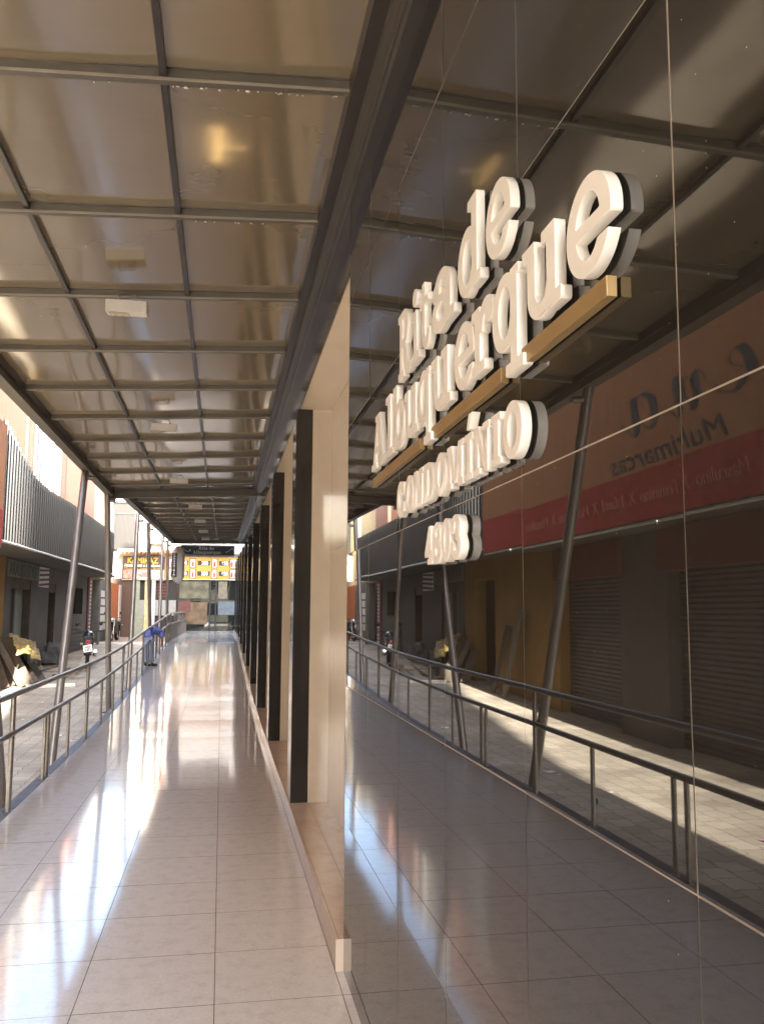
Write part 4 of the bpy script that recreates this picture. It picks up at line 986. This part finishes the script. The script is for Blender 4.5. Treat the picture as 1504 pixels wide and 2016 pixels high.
# person bending over behind the railing
def skinned(name, chain, m, sub=2):
    """chain: list of (pos, radius, parent index)"""
    me = bpy.data.meshes.new(name); me.from_pydata([c[0] for c in chain], [(c[2], i) for i, c in enumerate(chain) if c[2] is not None], []); me.update()
    o = bpy.data.objects.new(name, me); COL.objects.link(o); me.materials.append(m)
    md = o.modifiers.new('skin', 'SKIN'); 
    for i, c in enumerate(chain):
        r_ = c[1] if isinstance(c[1], tuple) else (c[1], c[1]); me.skin_vertices[0].data[i].radius = r_
    me.skin_vertices[0].data[0].use_root = True; md.use_smooth_shade = True
    s_ = o.modifiers.new('sub', 'SUBSURF'); s_.levels = sub; s_.render_levels = sub
    dg = bpy.context.evaluated_depsgraph_get(); m2 = bpy.data.meshes.new_from_object(o.evaluated_get(dg)); m2.name = name
    bpy.data.objects.remove(o); q = bpy.data.objects.new(name, m2); COL.objects.link(q)
    for p in m2.polygons: p.use_smooth = True
    return q
pe = thing('person', 'person in blue shirt and pale jeans bending forward behind the railing', 'person', (-1.84, 23.4, fz(23.4) - .01))
gz = 0.; bx = by = 0.; PS_ = .86; PL = Vector((-1.84, 23.4, fz(23.4) - .01))
PM = Matrix.Translation(PL) @ Matrix.Rotation(R(-25), 4, 'Z') @ Matrix.Scale(PS_, 4)
def pput(q, par): q.data.transform(PM); put(q, par)
body = [((bx - .02, by, gz + .88), (.12, .10), None),                                   # pelvis
        ((bx - .05, by + .12, gz + 1.02), (.155, .14), 0), ((bx - .02, by + .26, gz + 1.07), (.16, .13), 1), ((bx + .02, by + .40, gz + 1.06), (.165, .12), 2),
        ((bx + .05, by + .50, gz + 1.0), .06, 3), ((bx + .07, by + .58, gz + .93), .095, 4), ((bx + .08, by + .64, gz + .84), .07, 5),
        ((bx - .10, by + .0, gz + .80), .07, 0), ((bx - .12, by - .04, gz + .47), .058, 7), ((bx - .11, by + .02, gz + .09), .042, 8), ((bx - .09, by + .03, gz + .03), .036, 9), ((bx + .06, by + .0, gz + .02), .026, 10),
        ((bx + .08, by + .02, gz + .80), .07, 0), ((bx + .10, by + .0, gz + .47), .058, 12), ((bx + .09, by + .06, gz + .09), .042, 13), ((bx + .11, by + .07, gz + .03), .036, 14), ((bx + .27, by + .03, gz + .02), .026, 15),
        ((bx - .15, by + .36, gz + 1.04), .06, 3), ((bx - .2, by + .34, gz + .76), .042, 17), ((bx - .14, by + .42, gz + .54), .032, 18),
        ((bx + .19, by + .42, gz + 1.02), .06, 3), ((bx + .22, by + .42, gz + .76), .042, 20), ((bx + .16, by + .48, gz + .56), .032, 21)]
pput(skinned('body', body, M['skin']), pe)
pput(skinned('shirt', [((bx - .02, by - .05, gz + .80), (.185, .165), None), ((bx - .05, by + .12, gz + 1.03), (.182, .165), 0), ((bx - .02, by + .26, gz + 1.08), (.185, .155), 1), ((bx + .02, by + .41, gz + 1.07), (.185, .14), 2), ((bx + .04, by + .46, gz + 1.03), .10, 3),
    ((bx - .155, by + .36, gz + 1.03), .08, 3), ((bx - .19, by + .35, gz + .84), .07, 5), ((bx + .195, by + .42, gz + 1.01), .08, 3), ((bx + .22, by + .42, gz + .84), .07, 7)], M['blue_cloth']), pe)
pput(skinned('trousers', [((bx - .02, by, gz + .90), (.172, .155), None), ((bx - .10, by + .0, gz + .76), .105, 0), ((bx - .12, by - .04, gz + .47), .078, 1), ((bx - .11, by + .02, gz + .1), .066, 2),
    ((bx + .08, by + .02, gz + .76), .105, 0), ((bx + .10, by + .0, gz + .47), .078, 4), ((bx + .09, by + .06, gz + .1), .066, 5), ((bx - .04, by + .10, gz + 1.0), (.165, .15), 0)], M['jeans']), pe)
for dx, dy in ((-.1, .02), (.1, .06)):
    q = skinned('shoe', [((bx + dx - .03, by + dy, gz + .055), .05, None), ((bx + dx + .1, by + dy - .02, gz + .045), .048, 0), ((bx + dx + .2, by + dy - .035, gz + .035), .034, 1)], M['black']); pput(q, pe)
pput(skinned('hair', [((bx + .07, by + .60, gz + .95), .105, None), ((bx + .09, by + .68, gz + .88), .08, 0)], M['hair']), pe)

# litter on the paving
def litter(x, y, s, m, name, label, cat, grp=None):
    mb = MB(); N = 4; vs = []; fs = []
    for j in range(N + 1):
        for i in range(N + 1): vs.append((x + (i / N - .5) * s, y + (j / N - .5) * s * random.uniform(.6, 1.3), sz(y) + .006 + random.uniform(0, .22) * s * abs(i / N - .5)))
    for j in range(N):
        for i in range(N): k = j * (N + 1) + i; fs.append((k, k + 1, k + N + 2, k + N + 1))
    mb.add(vs, fs); o = mb.build(name, M[m], None, fix=False); tag(o, label, cat, grp)
    md = o.modifiers.new('thickness', 'SOLIDIFY'); md.thickness = .001
litter(-3.45, 6.9, .20, 'paper_pink', 'flyer', 'pink printed flyer lying on the sunlit paving', 'flyer')
litter(-2.75, 10.4, .13, 'paper', 'paper_scrap', 'white crumpled paper scrap on shaded paving near the railing', 'paper scrap', 'paper litter on the paving')
litter(-2.45, 14.2, .16, 'paper', 'paper_scrap', 'white paper scrap lying left of the leaning post', 'paper scrap', 'paper litter on the paving')
for k in range(14):
    litter(random.uniform(-3.6, -2.05), random.uniform(5, 23), random.uniform(.03, .07), 'paper', 'paper_scrap', 'tiny pale scrap of litter on the street paving', 'paper scrap', 'tiny scraps of litter on the paving')
mb = MB(); mb.lathe([(0, 0), (.03, 0), (.04, .1), (.036, .1), (.028, .006), (0, .006)], 16); o = mb.build('plastic_cup', M['paper_blue']); o.location = (-2.55, 8.6, sz(8.6) + .04); o.rotation_euler = (R(84), 0, R(30)); tag(o, 'blue plastic cup lying on the shaded paving', 'cup')

# ================================================================== behind the camera, seen only as reflections
bb = thing('white_building', 'pale block closing the street far behind the camera', 'building', (-8, -70, 0))
mb = MB(); mb.box(-30, -84, -.3, 20, -70, 9); mb.build('wall', M['cream_wall'], bb)
mb = MB()
for k in range(9): mb.box(-28 + 5 * k, -70.0 + .001, 1.0, -25.5 + 5 * k, -69.95, 3.2); mb.box(-28 + 5 * k, -69.999, 5.0, -25.5 + 5 * k, -69.95, 7.2)
mb.build('window', M['glass_dark'], bb)
